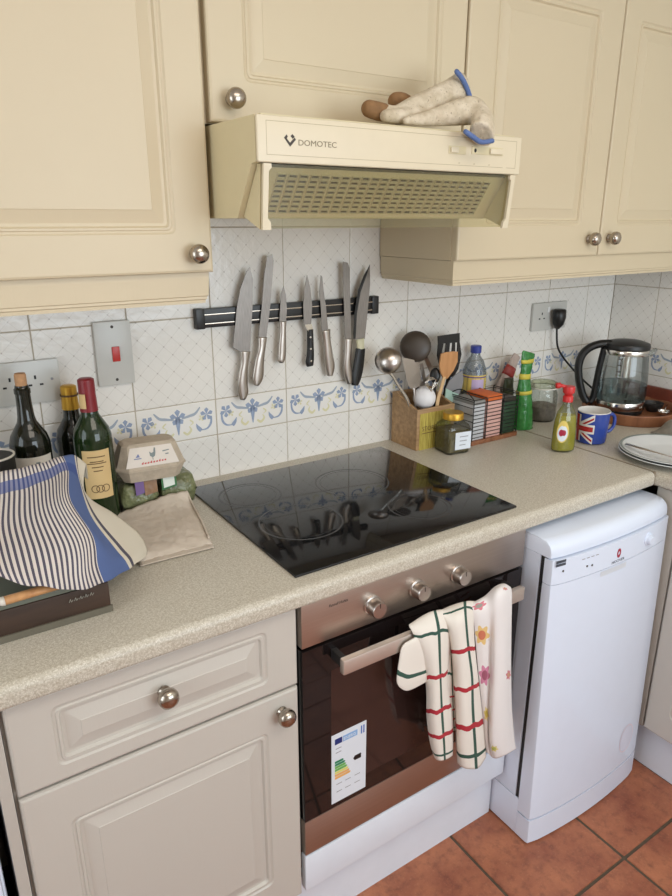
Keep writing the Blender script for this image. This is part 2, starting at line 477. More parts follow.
def lay(a, b, z0, z1, mat, rot):
    """one tile between a and b along the wall"""
    o = bpy.data.objects.new('tile', tile_mesh(b-a, z1-z0, mat)); C.objects.link(o)
    if not rot: o.parent = wall_back; o.location = ((a+b)/2, random.uniform(-.0004, .0004), (z0+z1)/2)
    else: o.parent = wall_right; o.location = (XR+random.uniform(-.0004, .0004), -(a+b)/2, (z0+z1)/2); o.rotation_euler = (0, 0, -math.pi/2)
    if mat == 'tile_plain' and b-a > .19:
        d = bpy.data.objects.new('floral_print', BM); C.objects.link(d); d.parent = o
for a, b in zip(edges, edges[1:]):
    for z0, z1, mat in rows:
        if b-a < .02: continue
        if z0 > 1.5 and not (.2 < (a+b)/2 < .95): continue
        lay(a, b, z0, z1, mat, False)
redges = [0.0, .17]+[.17+TW*k for k in range(1, 10)]
for a, b in zip(redges, redges[1:]):
    for z0, z1, mat in rows[:4]: lay(a, b, z0, z1, mat, True)

# ================================================================== BASE UNITS AND WORKTOPS
WT = .91
def worktop_profile(front):    # (depth, z) with rounded nose
    pts = [(0, WT-.038), (0, WT)]
    for i in range(7):
        a = math.radians(90-90*i/6); pts.append((-front+.014-.014*math.cos(a)*1, WT-.014+.014*math.sin(a)))
    for i in range(5):
        a = math.radians(-90*i/4); pts.append((-front+.008-.008*math.cos(a), WT-.030+.008*math.sin(a)))
    return pts
prof = worktop_profile(.602)
bm = bmesh.new(); extr(bm, [(XL+.002, y, z) for y, z in prof], (1.304-XL-.002, 0, 0))
wt = obj('worktop', bm, 'worktop', smooth=True, label='speckled beige laminate worktop with rounded front edge around the hob', cat='worktop')
plain('edging', (232, 230, 222), .4, var=.02)
bm = bmesh.new(); extr(bm, [(1.304, y, z) for y, z in prof], (.0015, 0, 0)); obj('end_edging', bm, 'edging', wt)
bm = bmesh.new(); bbox(bm, 1.3056, 1.312, -.6, -.002, WT-.03, WT+.0006); obj('joint_strip', bm, plain('joint', (146, 132, 112), .5), wt)
bm = bmesh.new()
extr(bm, [(XR-.002+y*(.589/.602), -.0, z) for y, z in prof], (0, -2.2, 0))
wt2 = obj('worktop', bm, 'worktop', smooth=True, label='worktop on the right-hand run carrying the kettle and plates', cat='worktop')

def base_cab(name, label, x0, x1):
    t = thing(name, ((x0+x1)/2, -.3, 0), label, 'cabinet')
    bm = bmesh.new()
    bbox(bm, x0, x1, -.562, -.004, .152, WT-.042)
    obj('body', bm, 'cream_lower', t)
    return t
cab = base_cab('base_cabinet', 'cream base cabinet with one drawer above a panelled door, under the draped tea towel', -.249, .249)
dr = panel_front('drawer', -.245, .244, .7, .866, -.583, .019, 'cream_lower', cab, .062, .028)
knob(dr, -.010, -.583, .794)
dd = panel_front('door', -.245, .244, .164, .694, -.583, .019, 'cream_lower', cab, .066, .074)
knob(dd, .207, -.583, .654)
box('plinth', -.249, .249, -.545, -.525, 0, .150, 'plinth_white', cab)
# neighbour on the left: a narrow end panel, a dark gap and the next appliance
box('end_panel', -.268, -.2505, -.575, -.004, 0, WT-.042, 'cream_lower', label='narrow cream end panel at the left end of the drawer cabinet', cat='panel')
t = thing('under_counter_appliance', (-.58, -.3, 0), 'white under-counter appliance at the bottom left edge of the picture', 'appliance')
box('body', -.875, -.284, -.575, -.01, .01, .85, 'appliance_white', t, .006)
box('door_seal', -.870, -.290, -.580, -.574, .03, .84, 'dark_gap', t)
box('front_door', -.872, -.288, -.600, -.580, .10, .74, 'appliance_white', t, .008)
box('control_panel', -.872, -.288, -.596, -.580, .745, .85, 'appliance_white', t, .006)

# ------------------------------------------------------------------ oven
OX0, OX1, OY = .2535, .8485, -.583
ov = thing('built_in_oven', ((OX0+OX1)/2, -.3, .262), 'built-in electric oven with steel fascia, three round knobs and dark glass door', 'oven')
box('oven_body', OX0+.012, OX1-.012, OY+.022, -.02, .2625, .866, 'dark_gap', ov)
fas = box('control_fascia', OX0, OX1, OY, OY+.022, .771, .8715, 'brushed_steel', ov, .0015)
text('lettering', 'Russell Hobbs', (.313, OY-.0002, .841), .0085, 'dark_print', fas, squeeze=.9, shear=.25)
for kx in (.433, .546, .659):
    bm = bmesh.new(); lathe(bm, [(0, 0), (.021, 0), (.021, .003), (.0175, .004), (.0170, .024), (.0158, .0262), (0, .0264)], (kx-.018, OY, .812), 26, axis='y')
    kn = obj('oven_knob', bm, 'steel', fas, smooth=True)
    bm = bmesh.new(); bbox(bm, kx-.019, kx-.017, OY-.0268, OY-.0262, .818, .828); obj('pointer', bm, 'dark_print', kn)
door = box('oven_door', OX0, OX1, OY, OY+.020, .354, .764, 'oven_glass', ov, .0012)
box('inner_window', .318, .785, OY-.0004, OY+.001, .40, .70, 'oven_window', door)
box('bottom_strip', OX0, OX1, OY, OY+.020, .2635, .3525, 'brushed_steel', door, .0015)
hd = bmesh.new(); bbox(hd, .312, .800, -.636, -.622, .722, .754, .003); obj('handle', hd, plain('handle_bar', (214, 202, 192), .46, metal=.85, var=.02), door, smooth=True)
for hx in (.318, .780): box('handle_post', hx, hx+.012, -.624, OY, .728, .748, 'dark_gap', door)
# energy label
st = box('energy_label', .318, .405, OY-.0012, OY-.0005, .366, .542, plain('sticker', (226, 232, 240), .5, var=.01), door, label='white energy label with coloured rating arrows')
plain('st_blue', (58, 104, 186), .5); plain('st_navy', (30, 50, 120), .5); plain('st_dgreen', (30, 130, 90), .5); plain('st_green', (110, 180, 80), .5)
plain('st_yellow', (230, 220, 110), .5); plain('st_orange', (236, 176, 100), .5); plain('st_light', (140, 180, 226), .5)
ys = OY-.0014
def stick(x0, x1, z0, z1, mt, nm): box(nm, x0, x1, ys-.0001, ys+.0003, z0, z1, mt, st)
stick(.326, .344, .516, .530, 'st_navy', 'flag_print'); stick(.346, .382, .516, .530, 'st_light', 'header_print'); stick(.391, .394, .514, .534, 'st_blue', 'header_mark'); stick(.397, .400, .514, .534, 'st_blue', 'header_mark')
for i, (c, w_) in enumerate((('st_dgreen', .022), ('st_dgreen', .026), ('st_green', .028), ('st_green', .031), ('st_yellow', .034), ('st_orange', .037), ('st_orange', .040))):
    z1 = .474-i*.0068
    bm = bmesh.new(); extr(bm, [(.326, ys, z1), (.326, ys, z1-.0056), (.326+w_-.003, ys, z1-.0056), (.326+w_, ys, z1-.0028), (.326+w_-.003, ys, z1)], (0, -.0002, 0)); obj('rating_arrow', bm, c, st)
bm = bmesh.new(); extr(bm, [(.372, ys, .4590), (.376, ys, .4650), (.392, ys, .4650), (.392, ys, .4530), (.376, ys, .4530)], (0, -.0002, 0)); obj('rating_pointer', bm, 'black_plastic', st)
text('print', 'ENERG', (.347, ys-.0002, .519), .010, 'sticker', st)
for i, (xx, zz) in enumerate(((.328, .504), (.328, .494), (.330, .412), (.352, .412), (.376, .412), (.330, .392), (.352, .392), (.376, .392))): box('print_line', xx, xx+.014, ys-.0001, ys+.0003, zz, zz+.0016, 'grey_print', st)
# housing strips around the oven
hs = thing('oven_housing', ((OX0+OX1)/2, -.3, 0), 'white filler panel and plinth below the built-in oven', 'cabinet')
box('filler_panel', OX0-.001, OX1+.004, -.583, -.564, .163, .2585, 'plinth_white', hs, .004)
box('plinth', .2495, .853, -.546, -.526, 0, .161, 'plinth_white', hs)
box('housing_side', .8495, .8525, -.560, -.01, .163, WT-.042, 'cream_lower', hs)

# ------------------------------------------------------------------ hob
hb = thing('ceramic_hob', (.5456, -.306, WT), 'black ceramic glass hob with four cooking zones set in the worktop', 'hob')
box('glass_plate', .2556, .8356, -.561, -.051, WT+.0002, WT+.0056, 'hob_glass', hb, .0018)
def ringm(cx, cy, r, wd):
    bm = bmesh.new(); n = 48; a = []; b = []
    for i in range(n):
        t = 2*math.pi*i/n
        a.append(bm.verts.new((cx+r*math.cos(t), cy+r*math.sin(t), WT+.00575))); b.append(bm.verts.new((cx+(r-wd)*math.cos(t), cy+(r-wd)*math.sin(t), WT+.00575)))
    for i in range(n): bm.faces.new((a[i], a[(i+1) % n], b[(i+1) % n], b[i]))
    return bm
for (a, b, r) in ((250, 495, .074), (301, 521, .092), (352, 482, .092), (420, 506, .074)):
    c = P(a, b, 'z', WT+.0057)
    rg = obj('cooking_zone', ringm(c.x, c.y, r, .004), 'hob_ring', hb)
    obj('inner_ring', ringm(c.x, c.y, r-.012, .0012), 'hob_ring', rg)

# ------------------------------------------------------------------ dishwasher
DX0, DX1 = .8590, 1.3085
dw = thing('slimline_dishwasher', ((DX0+DX1)/2, -.36, 0), 'white slimline dishwasher with control panel, standing proud of the worktop', 'dishwasher')
def bow(x, y0, k): # bowed front line
    u = (x-(DX0+DX1)/2)/((DX1-DX0)/2); return y0-k*(1-u*u)-(.012 if False else 0)
def lean(z): return .024*(.8085-z)   # the front stands slightly further out towards the floor
def bowed(name, z0, z1, y0, k, yb, mat, parent, rtop=0, rc=.010, ln=True):
    """slab with a bowed, round-cornered front; optional rounded top edge"""
    outline = []
    n = 14
    for i in range(n+1):
        x = DX0+(DX1-DX0)*i/n; y = bow(x, y0, k)
        if i == 0: outline += [(x, y+rc), (x+.002, y+.003)]
        elif i == n: outline += [(x-.002, y+.003), (x, y+rc)]
        else: outline.append((x, y))
    bm = bmesh.new(); steps = [(0, z0)]
    if rtop:
        for i in range(7):
            a = math.radians(90*i/6); steps.append((rtop*(1-math.cos(a)), z1-rtop+rtop*math.sin(a)))
    else: steps.append((0, z1))
    rings = []
    for ins, z in steps:
        rings.append([bm.verts.new((x, y+ins-(lean(z) if ln else 0), z)) for x, y in outline]+[bm.verts.new((DX1, yb, z)), bm.verts.new((DX0, yb, z))])
    n = len(rings[0])
    for A, B in zip(rings, rings[1:]):
        for i in range(n): bm.faces.new((A[i], A[(i+1) % n], B[(i+1) % n], B[i]))
    bm.faces.new(rings[0]); bm.faces.new(rings[-1])
    return obj(name, bm, mat, parent, smooth=True)
box('body', DX0, DX1, -.622, -.04, .118, .8112, 'appliance_white', dw)
box('body_seam', DX0+.003, DX1-.003, -.626, -.04, .1157, .1178, 'dark_gap', dw)
tp = bowed('top', .812, .8515, -.652, .014, -.04, 'appliance_white', dw, rtop=.030, ln=False)
cp = bowed('control_panel', .748, .8085, -.658, .016, -.634, 'appliance_white', dw)
box('door_gasket', DX0+.003, DX1-.003, -.640, -.6225, .117, .810, 'dark_gap', dw)
ddw = bowed('door', .080, .7465, -.658, .016, -.634, 'appliance_white', dw)
bb = bowed('base', .004, .0745, -.658, .016, -.6342, 'appliance_white', dw)
box('base_side', DX0, DX1, -.6338, -.04, .004, .1155, 'appliance_white', dw, .001)
def dwp(px, py): # a point on the front of the dishwasher from its pixel
    y = -.672
    for _ in range(4):
        p = P(px, py, 'y', y); y = bow(p.x, -.658, .016)-lean(p.z)
    return p
# seam line between panel and door, recessed grip, dial, prints
bm = bmesh.new(); g = dwp(609, 557)
def frontpatch(name, x0, x1, z0, z1, mat, parent, off=.0006, n=6, slant=0):
    bm = bmesh.new(); A = []; B = []
    for i in range(n+1):
        x = x0+(x1-x0)*i/n; y = bow(x, -.658, .016)-off
        A.append(bm.verts.new((x, y-lean(z0), z0))); B.append(bm.verts.new((x, y-lean(z1), z1)))
    for i in range(n): bm.faces.new((A[i], A[i+1], B[i+1], B[i]))
    return obj(name, bm, mat, parent)
plain('grip_white', (214, 218, 226), .3, var=.01)
a = dwp(600, 576); b = dwp(626, 563)
frontpatch('grip_recess', a.x, b.x, min(a.z, b.z)-.003, max(a.z, b.z)+.004, 'grip_white', cp)
a = dwp(619, 553); hx_ = a.x
bm = bmesh.new()
lathe(bm, [(.0072, 0), (.0072, .0006), (.0030, .0006), (.0030, 0)], (a.x, a.y, a.z), 20, axis='y', sy=1.7, sx=1.0); obj('emblem', bm, 'red_print', cp, label='small red oval emblem')
c = dwp(612, 557); e = dwp(626, 551)
text('lettering', 'HOOVER', ((a.x), a.y-.0006, a.z-.0235), .0105, plain('lettering_dark', (70, 74, 84), .5) and 'lettering_dark', cp, align='CENTER', squeeze=1.15)
a = dwp(648, 539)
bm = bmesh.new(); lathe(bm, [(0, 0), (.0165, 0), (.0165, .004), (.0125, .005), (.0118, .013), (.0105, .0145), (0, .0145)], (a.x, a.y+.001, a.z), 24, axis='y'); obj('dial', bm, 'appliance_white', cp, smooth=True)
for i in range(5): box('dial_mark', a.x-.030, a.x-.024, a.y-.0008, a.y, a.z-.016+i*.008, a.z-.0135+i*.008, 'grip_white', cp)
a = dwp(556, 565); b = dwp(566, 560)
for zz, nm in ((0, 'rating_mark'), (.008, 'rating_mark')):
    frontpatch(nm, a.x, b.x, a.z-.006+zz, a.z+.0005+zz, 'lettering_dark', cp)
for i in range(4):
    a = dwp(582+i*4.6, 560-i*1.5); frontpatch('indicator', a.x, a.x+.010, a.z, a.z+.002, 'grey_print', cp)
for p_ in ((587, 566), (592, 565), (563, 571)):
    a = dwp(*p_); bm = bmesh.new(); lathe(bm, [(0, 0), (.0026, 0), (.0024, .0015), (0, .0016)], (a.x, a.y, a.z), 12, axis='y'); obj('button', bm, 'dark_print', cp)
a = dwp(626, 738)
plain('residue', (228, 206, 214), .6); plain('residue_film', (224, 226, 242), .25, var=.04)
def residue(r0, r1, mt, nm, lab=None):
    bm = bmesh.new(); n = 40; A = []; B = []
    for i in range(n):
        t_ = 2*math.pi*i/n
        for r_, L in ((r0, A), (r1, B)):
            x, z = a.x+r_*.78*math.cos(t_), a.z+r_*math.sin(t_); L.append(bm.verts.new((x, bow(x, -.658, .016)-lean(z)-.0005, z)))
    for i in range(n): bm.faces.new((A[i], A[(i+1) % n], B[(i+1) % n], B[i]))
    obj(nm, bm, mt, ddw, recalc=False, label=lab)
residue(.0420, .0445, 'residue', 'sticker_residue', 'faint pinkish round sticker residue'); residue(.0005, .0418, 'residue_film', 'residue_film')

# ------------------------------------------------------------------ right-hand base run
rc = thing('base_cabinet', (1.62, -.95, 0), 'pale base cabinet on the right-hand run beside the dishwasher', 'cabinet')
box('body', 1.337, 1.895, -1.95, -.60, .150, WT-.042, 'cream_lower', rc)
box('corner_post', 1.326, 1.337, -.672, -.604, .150, WT-.042, 'cream_lower', rc, .001)
d_ = panel_front('door', -1.175, -.678, .156, .862, 1.319, .018, 'cream_lower', rc, .066, .074, face='-x')
knob(d_, 1.319, -1.13, .80, face='-x')
d_ = panel_front('door', -1.680, -1.181, .156, .862, 1.319, .018, 'cream_lower', rc, .066, .074, face='-x')
knob(d_, 1.319, -1.22, .80, face='-x')
box('plinth', 1.358, 1.374, -1.95, -.60, 0, .150, 'plinth_white', rc)

# ================================================================== WALL UNITS
ZC, ZP, ZT = 1.438, 1.379, 2.085
def pelmet(name, parent, path):
    """moulding swept along a horizontal path (x, y) with its front to the left of travel"""
    prof = [(0, ZC-.001), (0, ZP), (-.010, ZP), (-.0105, ZP+.006), (-.013, ZP+.008), (-.013, ZP+.012), (-.015, ZP+.014), (-.017, ZC-.012), (-.017, ZC-.001)]
    bm = bmesh.new(); rings = []
    n = len(path)
    for i, (x, y) in enumerate(path):
        d0 = Vector((path[i][0]-path[i-1][0], path[i][1]-path[i-1][1])) if i > 0 else None
        d1 = Vector((path[i+1][0]-path[i][0], path[i+1][1]-path[i][1])) if i < n-1 else None
        ns = []
        for d in (d0, d1):
            if d is not None: d.normalize(); ns.append(Vector((-d.y, d.x)))
        nn = ns[0] if len(ns) == 1 else (ns[0]+ns[1])/(1+ns[0].dot(ns[1]))
        rings.append([bm.verts.new((x+nn.x*o_*-1, y+nn.y*o_*-1, z)) for o_, z in prof])
    k = len(prof)
    for A, B in zip(rings, rings[1:]):
        for i in range(k): bm.faces.new((A[i], A[(i+1) % k], B[(i+1) % k], B[i]))
    bm.faces.new(rings[0]); bm.faces.new(rings[-1][::-1])
    return obj(name, bm, 'cream_upper', parent)
def wall_cab(name, label, x0, x1, z0, loc):
    t = thing(name, loc, label, 'cabinet')
    box('body', x0, x1, -.279, -.0035, z0, ZT, 'cream_upper', t)
    return t
lc = wall_cab('wall_cabinet', 'large cream wall cabinet on the left above the wine bottles', -.257, .246, ZC, (-.005, -.15, ZC))
d_ = panel_front('door', -.255, .2435, ZC-.001, ZT, -.300, .020, 'cream_upper', lc)
knob(d_, .2080, -.300, 1.471)
pelmet('pelmet', lc, [(-.257, -.268), (.222, -.268), (.222, -.004)][::-1])
lc2 = wall_cab('wall_cabinet', 'cream wall cabinet cut by the left edge of the picture', -.760, -.2605, ZC, (-.51, -.15, ZC))
panel_front('door', -.758, -.2600, ZC-.001, ZT, -.300, .020, 'cream_upper', lc2)
pelmet('pelmet', lc2, [(-.760, -.268), (-.259, -.268)][::-1])
mc = wall_cab('wall_cabinet', 'short cream wall cabinet above the extractor hood', .250, .8505, 1.692, (.55, -.15, 1.692))
d_ = panel_front('door', .2535, .8500, 1.6935, ZT, -.300, .020, 'cream_upper', mc)
knob(d_, .2940, -.300, 1.731)
rcab = wall_cab('wall_cabinet', 'wide cream wall cabinet with two panelled doors on the right', .854, XR-.002, ZC, (1.38, -.15, ZC))
d_ = panel_front('door', .8555, 1.3745, ZC-.001, ZT, -.300, .020, 'cream_upper', rcab, .082, .078)
knob(d_, 1.330, -.300, 1.481)
d_ = panel_front('door', 1.3785, XR-.003, ZC-.001, ZT, -.300, .020, 'cream_upper', rcab, .062, .078)
knob(d_, 1.416, -.300, 1.482)
pelmet('pelmet', rcab, [(.873, -.004), (.873, -.272), (XR-.004, -.272)][::-1])

# ------------------------------------------------------------------ extractor hood
HX0, HX1 = .2525, .8500
hood = thing('extractor_hood', (.551, -.24, 1.515), 'cream extractor hood with slatted grille and open glass visor', 'extractor hood')
bm = bmesh.new()
extr(bm, [(HX0, -.004, 1.532), (HX0, -.392, 1.532), (HX0, -.452, 1.616), (HX0, -.468, 1.618), (HX0, -.468, 1.683), (HX0, -.466, 1.6865), (HX0, -.004, 1.6895)], (.012, 0, 0))
extr(bm, [(HX1, -.004, 1.532), (HX1, -.392, 1.532), (HX1, -.452, 1.616), (HX1, -.468, 1.618), (HX1, -.468, 1.683), (HX1, -.466, 1.6865), (HX1, -.004, 1.6895)], (-.012, 0, 0))
bbox(bm, HX0+.0118, HX1-.0118, -.466, -.004, 1.682, 1.6893); bbox(bm, HX0+.0118, HX1-.0118, -.388, -.004, 1.532, 1.538); bbox(bm, HX0+.0118, HX1-.0118, -.010, -.004, 1.538, 1.683)
obj('casing', bm, 'hood_side', hood)
bm = bmesh.new(); bbox(bm, HX0-.0005, HX1+.0005, -.476, -.4685, 1.6165, 1.6865, .004, 3)
fa = obj('fascia', bm, 'cream_plastic', hood, smooth=True)
# engraved frame on the fascia
plain('engrave', (176, 160, 124), .5)
bm = bmesh.new(); yy = -.4761
for a in ((.268, .836, 1.6775, 1.6783), (.268, .800, 1.6280, 1.6288), (.810, .836, 1.6280, 1.6288), (.268, .2688, 1.628, 1.678), (.8352, .836, 1.628, 1.678)): bbox(bm, a[0], a[1], yy, yy+.0004, a[2], a[3])
obj('outline_print', bm, 'engrave', fa)
q0 = P(290, 140, 'y', -.4762)
bm = bmesh.new()
for s_ in (0,):
    cx, cz = q0.x, q0.z
    extr(bm, [(cx-.011, yy, cz+.003), (cx-.006, yy, cz+.008), (cx-.004, yy, cz+.005), (cx-.006, yy, cz+.002), (cx, yy, cz-.004), (cx+.005, yy, cz+.001), (cx+.009, yy, cz+.004), (cx+.011, yy, cz+.001), (cx, yy, cz-.010)], (0, -.0003, 0))
    extr(bm, [(cx+.001, yy, cz+.006), (cx+.005, yy, cz+.009), (cx+.009, yy, cz+.005), (cx+.005, yy, cz+.002)], (0, -.0003, 0))
obj('emblem', bm, 'dark_print', fa)
q1 = P(298, 146, 'y', -.4762)
text('lettering', 'DOMOTEC', (q1.x, yy-.0001, q1.z+.001), .0125, plain('lettering_grey', (130, 118, 92), .5) and 'lettering_grey', fa, squeeze=1.22)
def slider(px0, px1, py, nm):
    a = P(px0, py, 'y', -.477); b = P(px1, py+1.2, 'y', -.477)
    bm = bmesh.new(); bbox(bm, a.x, b.x, -.4775, -.4760, a.z-.007, a.z+.007, .0012); s = obj(nm, bm, 'hood_side', fa, smooth=True)
    return a, b, s
a, b, s = slider(449, 466, 149.5, 'switch_slot')
box('slider_knob', a.x+.003, (a.x+b.x)/2, -.4815, -.4775, a.z-.005, a.z+.005, 'cream_plastic', s, .001)
a, b, s = slider(472, 503, 150, 'switch_slot')
box('slider_knob', a.x+(b.x-a.x)*.55, b.x-.003, -.4815, -.4775, a.z-.005, a.z+.005, 'cream_plastic', s, .001)
c = P(475.5, 150.5, 'y', -.478); bm = bmesh.new(); lathe(bm, [(0, 0), (.0028, 0), (.0026, .001), (0, .001)], (c.x, -.4776, c.z), 14, axis='y', sy=1.3); obj('indicator_hole', bm, 'black_matte', s)
for q in ((474, 164), (459, 163), (489, 165)):
    c = P(q[0], q[1], 'y', -.476); bm = bmesh.new(); lathe(bm, [(0, 0), (.0011, 0), (.0010, .0006), (0, .0006)], (c.x, -.476, c.z), 10, axis='y'); obj('screw_dot', bm, 'engrave', fa)
# slotted grille on the sloping underside
g0 = Vector((0, -.450, 1.612)); g1 = Vector((0, -.394, 1.534)); gd = g1-g0; gl = gd.length; gn = Vector((0, gd.z, -gd.y)).normalized()
bm = bmesh.new(); NX, NZ = 23, 8; ax0, ax1 = .302, .802
cw = (ax1-ax0)/NX; ch = (gl-.018)/NZ
def gp(x, s, dep=0): v = g0+gd*(s/gl)+gn*dep; return Vector((x, v.y, v.z))
def quad(a, b, c, d): bm.faces.new([bm.verts.new(v) for v in (a, b, c, d)])
quad(gp(HX0+.012, 0), gp(ax0, 0), gp(ax0, gl), gp(HX0+.012, gl)); quad(gp(ax1, 0), gp(HX1-.012, 0), gp(HX1-.012, gl), gp(ax1, gl))
quad(gp(ax0, 0), gp(ax1, 0), gp(ax1, .009), gp(ax0, .009)); quad(gp(ax0, gl-.009), gp(ax1, gl-.009), gp(ax1, gl), gp(ax0, gl))
for i in range(NX):
    for j in range(NZ):
        xa, xb = ax0+i*cw, ax0+(i+1)*cw; sa, sb = .009+j*ch, .009+(j+1)*ch
        ia, ib, ja, jb = xa+cw*.13, xb-cw*.13, sa+ch*.16, sb-ch*.16
        o4 = [(xa, sa), (xb, sa), (xb, sb), (xa, sb)]; i4 = [(ia, ja), (ib, ja), (ib, jb), (ia, jb)]
        for k in range(4):
            k2 = (k+1) % 4
            quad(gp(*o4[k]), gp(*o4[k2]), gp(*i4[k2]), gp(*i4[k]))
            quad(gp(*i4[k]), gp(*i4[k2]), gp(*i4[k2], .004), gp(*i4[k], .004))
sgn = -1 if gn.y < 0 else 1
bmesh.ops.remove_doubles(bm, verts=bm.verts[:], dist=1e-5)
obj('grille', bm, 'cream_plastic', hood)
bm = bmesh.new(); dd_ = .010*(1 if gn.y > 0 else -1)
extr(bm, [gp(HX0+.012, 0, dd_), gp(HX1-.012, 0, dd_), gp(HX1-.012, gl, dd_), gp(HX0+.012, gl, dd_)], gn*.002); obj('filter', bm, plain('filter', (136, 118, 84), .8, var=.2, vscale=60), hood)
# glass visor with cheeks and end brackets
vz0, vz1, vy0, vy1 = 1.5155, 1.6155, -.456, -.466
bm = bmesh.new(); extr(bm, [(HX0+.024, vy0, vz0), (HX0+.024, vy0-.003, vz0), (HX0+.024, vy1-.003, vz1), (HX0+.024, vy1, vz1)], (HX1-HX0-.048, 0, 0))
vis = obj('visor', bm, 'visor_glass', hood)
for side, s in ((HX0+.010, 1), (HX1-.010, -1)):
    bm = bmesh.new()
    extr(bm, [(side, -.454, 1.6155), (side, -.396, 1.535), (side, vy0+.002, vz0-.001), (side, vy1+.002, vz1)], (s*.0025, 0, 0))
    obj('visor_cheek', bm, 'hood_side', vis)
    bm = bmesh.new()
    pr = [(0, vz1), (s*.014, vz1), (s*.015, vz1-.006), (s*.010, vz1-.011), (s*.0095, vz0+.016), (s*.015, vz0+.010), (s*.016, vz0-.002), (0, vz0-.002)]
    extr(bm, [(side+u_, (vy0+(vy1-vy0)*(z-vz0)/(vz1-vz0))-.003, z) for u_, z in pr], (0, -.006, 0))
    obj('visor_bracket', bm, 'cream_plastic', vis)

# ================================================================== WALL FITTINGS
def prect(px0, py0, px1, py1, y):
    a = P(px0, py0, 'y', y); b = P(px1, py1, 'y', y); return a, b
# cooker switch
sw = thing('cooker_switch', (.1235, 0, 1.18), 'tall grey cooker switch plate with red rocker above the egg box', 'switch')
pl_ = box('switch_plate', .0835, .1640, -.0105, -.0008, 1.1800, 1.3210, 'plate_grey', sw, .0025)
rk = P(116, 354, 'y', -.0105)
box('rocker', rk.x-.0085, rk.x+.0085, -.0135, -.0100, rk.z-.0165, rk.z+.0165, 'red_switch', sw, .0015)
for zz in (1.309, 1.192):
    bm = bmesh.new(); lathe(bm, [(0, 0), (.0034, 0), (.003, .0012), (0, .0013)], (.1235, -.0104, zz), 12, axis='y'); obj('screw', bm, 'dark_print', sw)
def socket(x0, x1, z0, z1, label, outlets):
    t = thing('wall_socket', ((x0+x1)/2, 0, z0), label, 'socket')
    pl = box('socket_plate', x0, x1, -.0105, -.0008, z0, z1, 'plate_grey', t, .0025)
    for cx in outlets:
        zc = (z0+z1)/2
        box('earth_slot', cx-.002, cx+.002, -.0110, -.0100, zc+.006, zc+.014, 'dark_gap', pl)
        for s in (-1, 1): box('pin_slot', cx+s*.011-.0036, cx+s*.011+.0036, -.0110, -.0100, zc-.008, zc-.004, 'dark_gap', pl)
    return t, pl
so, sop = socket(-.140, .004, 1.163, 1.253, 'double wall socket plate behind the corked wine bottle', (-.094, -.045))
bm = bmesh.new(); lathe(bm, [(0, 0), (.003, 0), (.0026, .001), (0, .001)], (-.012, -.0104, 1.211), 12, axis='y'); obj('screw', bm, 'grey_print', sop)
so2, so2p = socket(1.476, 1.642, 1.182, 1.272, 'double wall socket plate with the kettle plugged in', (1.520, 1.600))
box('socket_switch', 1.545, 1.555, -.0130, -.0100, 1.240, 1.258, 'white_paint', so2p, .001); 
# plug and cord of the kettle
pg = P(558.5, 317, 'y', -.03)
plug = thing('power_plug', (pg.x, -.011, pg.z), 'black three-pin plug with its cord hanging down to the kettle', 'plug')
bm = bmesh.new(); tube(bm, [(pg.x, -.0325, pg.z+.026), (pg.x, -.0325, pg.z+.022), (pg.x, -.0335, pg.z), (pg.x-.001, -.032, pg.z-.022), (pg.x-.002, -.029, pg.z-.038)], [.018, .024, .024, .018, .007], 14, flat=[.014, .019, .021, .018, .008], ref=(0, 1, 0))
obj('plug_body', bm, 'black_plastic', plug, smooth='all')
cpts = [Vector((pg.x-.002, -.029, pg.z-.034)), P(557.5, 346, 'y', -.03), P(563, 357, 'y', -.035), P(571, 367, 'y', -.04), P(580, 377, 'y', -.06), P(592, 388, 'y', -.09), P(604, 398, 'y', -.12), Vector((1.735, -.125, .935))]
bm = bmesh.new(); tube(bm, catmull([tuple(p) for p in cpts], 6), .0034, 8); obj('cord', bm, 'black_plastic', plug, smooth='all')

# ------------------------------------------------------------------ magnetic rack and knives
kr = thing('knife_rack', (.578, 0, 1.288), 'black magnetic knife strip with two steel bars fixed to the tiles', 'knife rack')
bm = bmesh.new(); bbox(bm, .330, .828, -.0165, -.0008, 1.289, 1.3330, .002); obj('rail', bm, 'black_plastic', kr, smooth=True)
for zz in (1.2985, 1.3195): box('steel_bar', .336, .822, -.0190, -.0160, zz-.0016, zz+.0016, 'knob_metal', kr, .0006)
for xx in (.315, .820):
    e = box('end_cap', xx, xx+.022, -.0200, -.0008, 1.287, 1.3345, 'black_plastic', kr, .003)
plain('cream_bolster', (214, 208, 176), .4)
KY = -.0222
def knife(zoom, s, bladepts, handle, label, hm='steel', extra=None):
    X = lambda a, b, y=KY: P(zoom[0]+a/s, zoom[1]+b/s, 'y', y)
    bp_ = [X(a, b) for a, b in bladepts]
    hp = [(X(a, b), w_/s) for a, b, w_ in handle]
    base = min((h[0] for h in hp), key=lambda v: v.z)
    t = thing('kitchen_knife', (base.x, KY, base.z), label, 'knife', 'knives on the magnetic strip')
    bm = bmesh.new(); extr(bm, [(v.x, KY+.0010, v.z) for v in bp_], (0, -.0020, 0)); obj('blade', bm, 'blade_steel', t)
    path = []; rad = []; fl = []
    pts = catmull([tuple(v)+(w_,) for v, w_ in hp], 7)
    for x, y, z, w_ in pts:
        path.append((x, KY, z)); rad.append(w_/2/PX((x, KY, z))*1.32); fl.append(min(.011, rad[-1]*.8))
    bm = bmesh.new(); tube(bm, path, rad, 14, flat=[min(f_, .0065) for f_ in fl], ref=(0, 1, 0))
    h = obj('handle', bm, hm, t, smooth='all')
    if extra: extra(t, h, X)
    return t
zA, sA = (230, 250), 5.6; zB, sB = (300, 250), 5.975
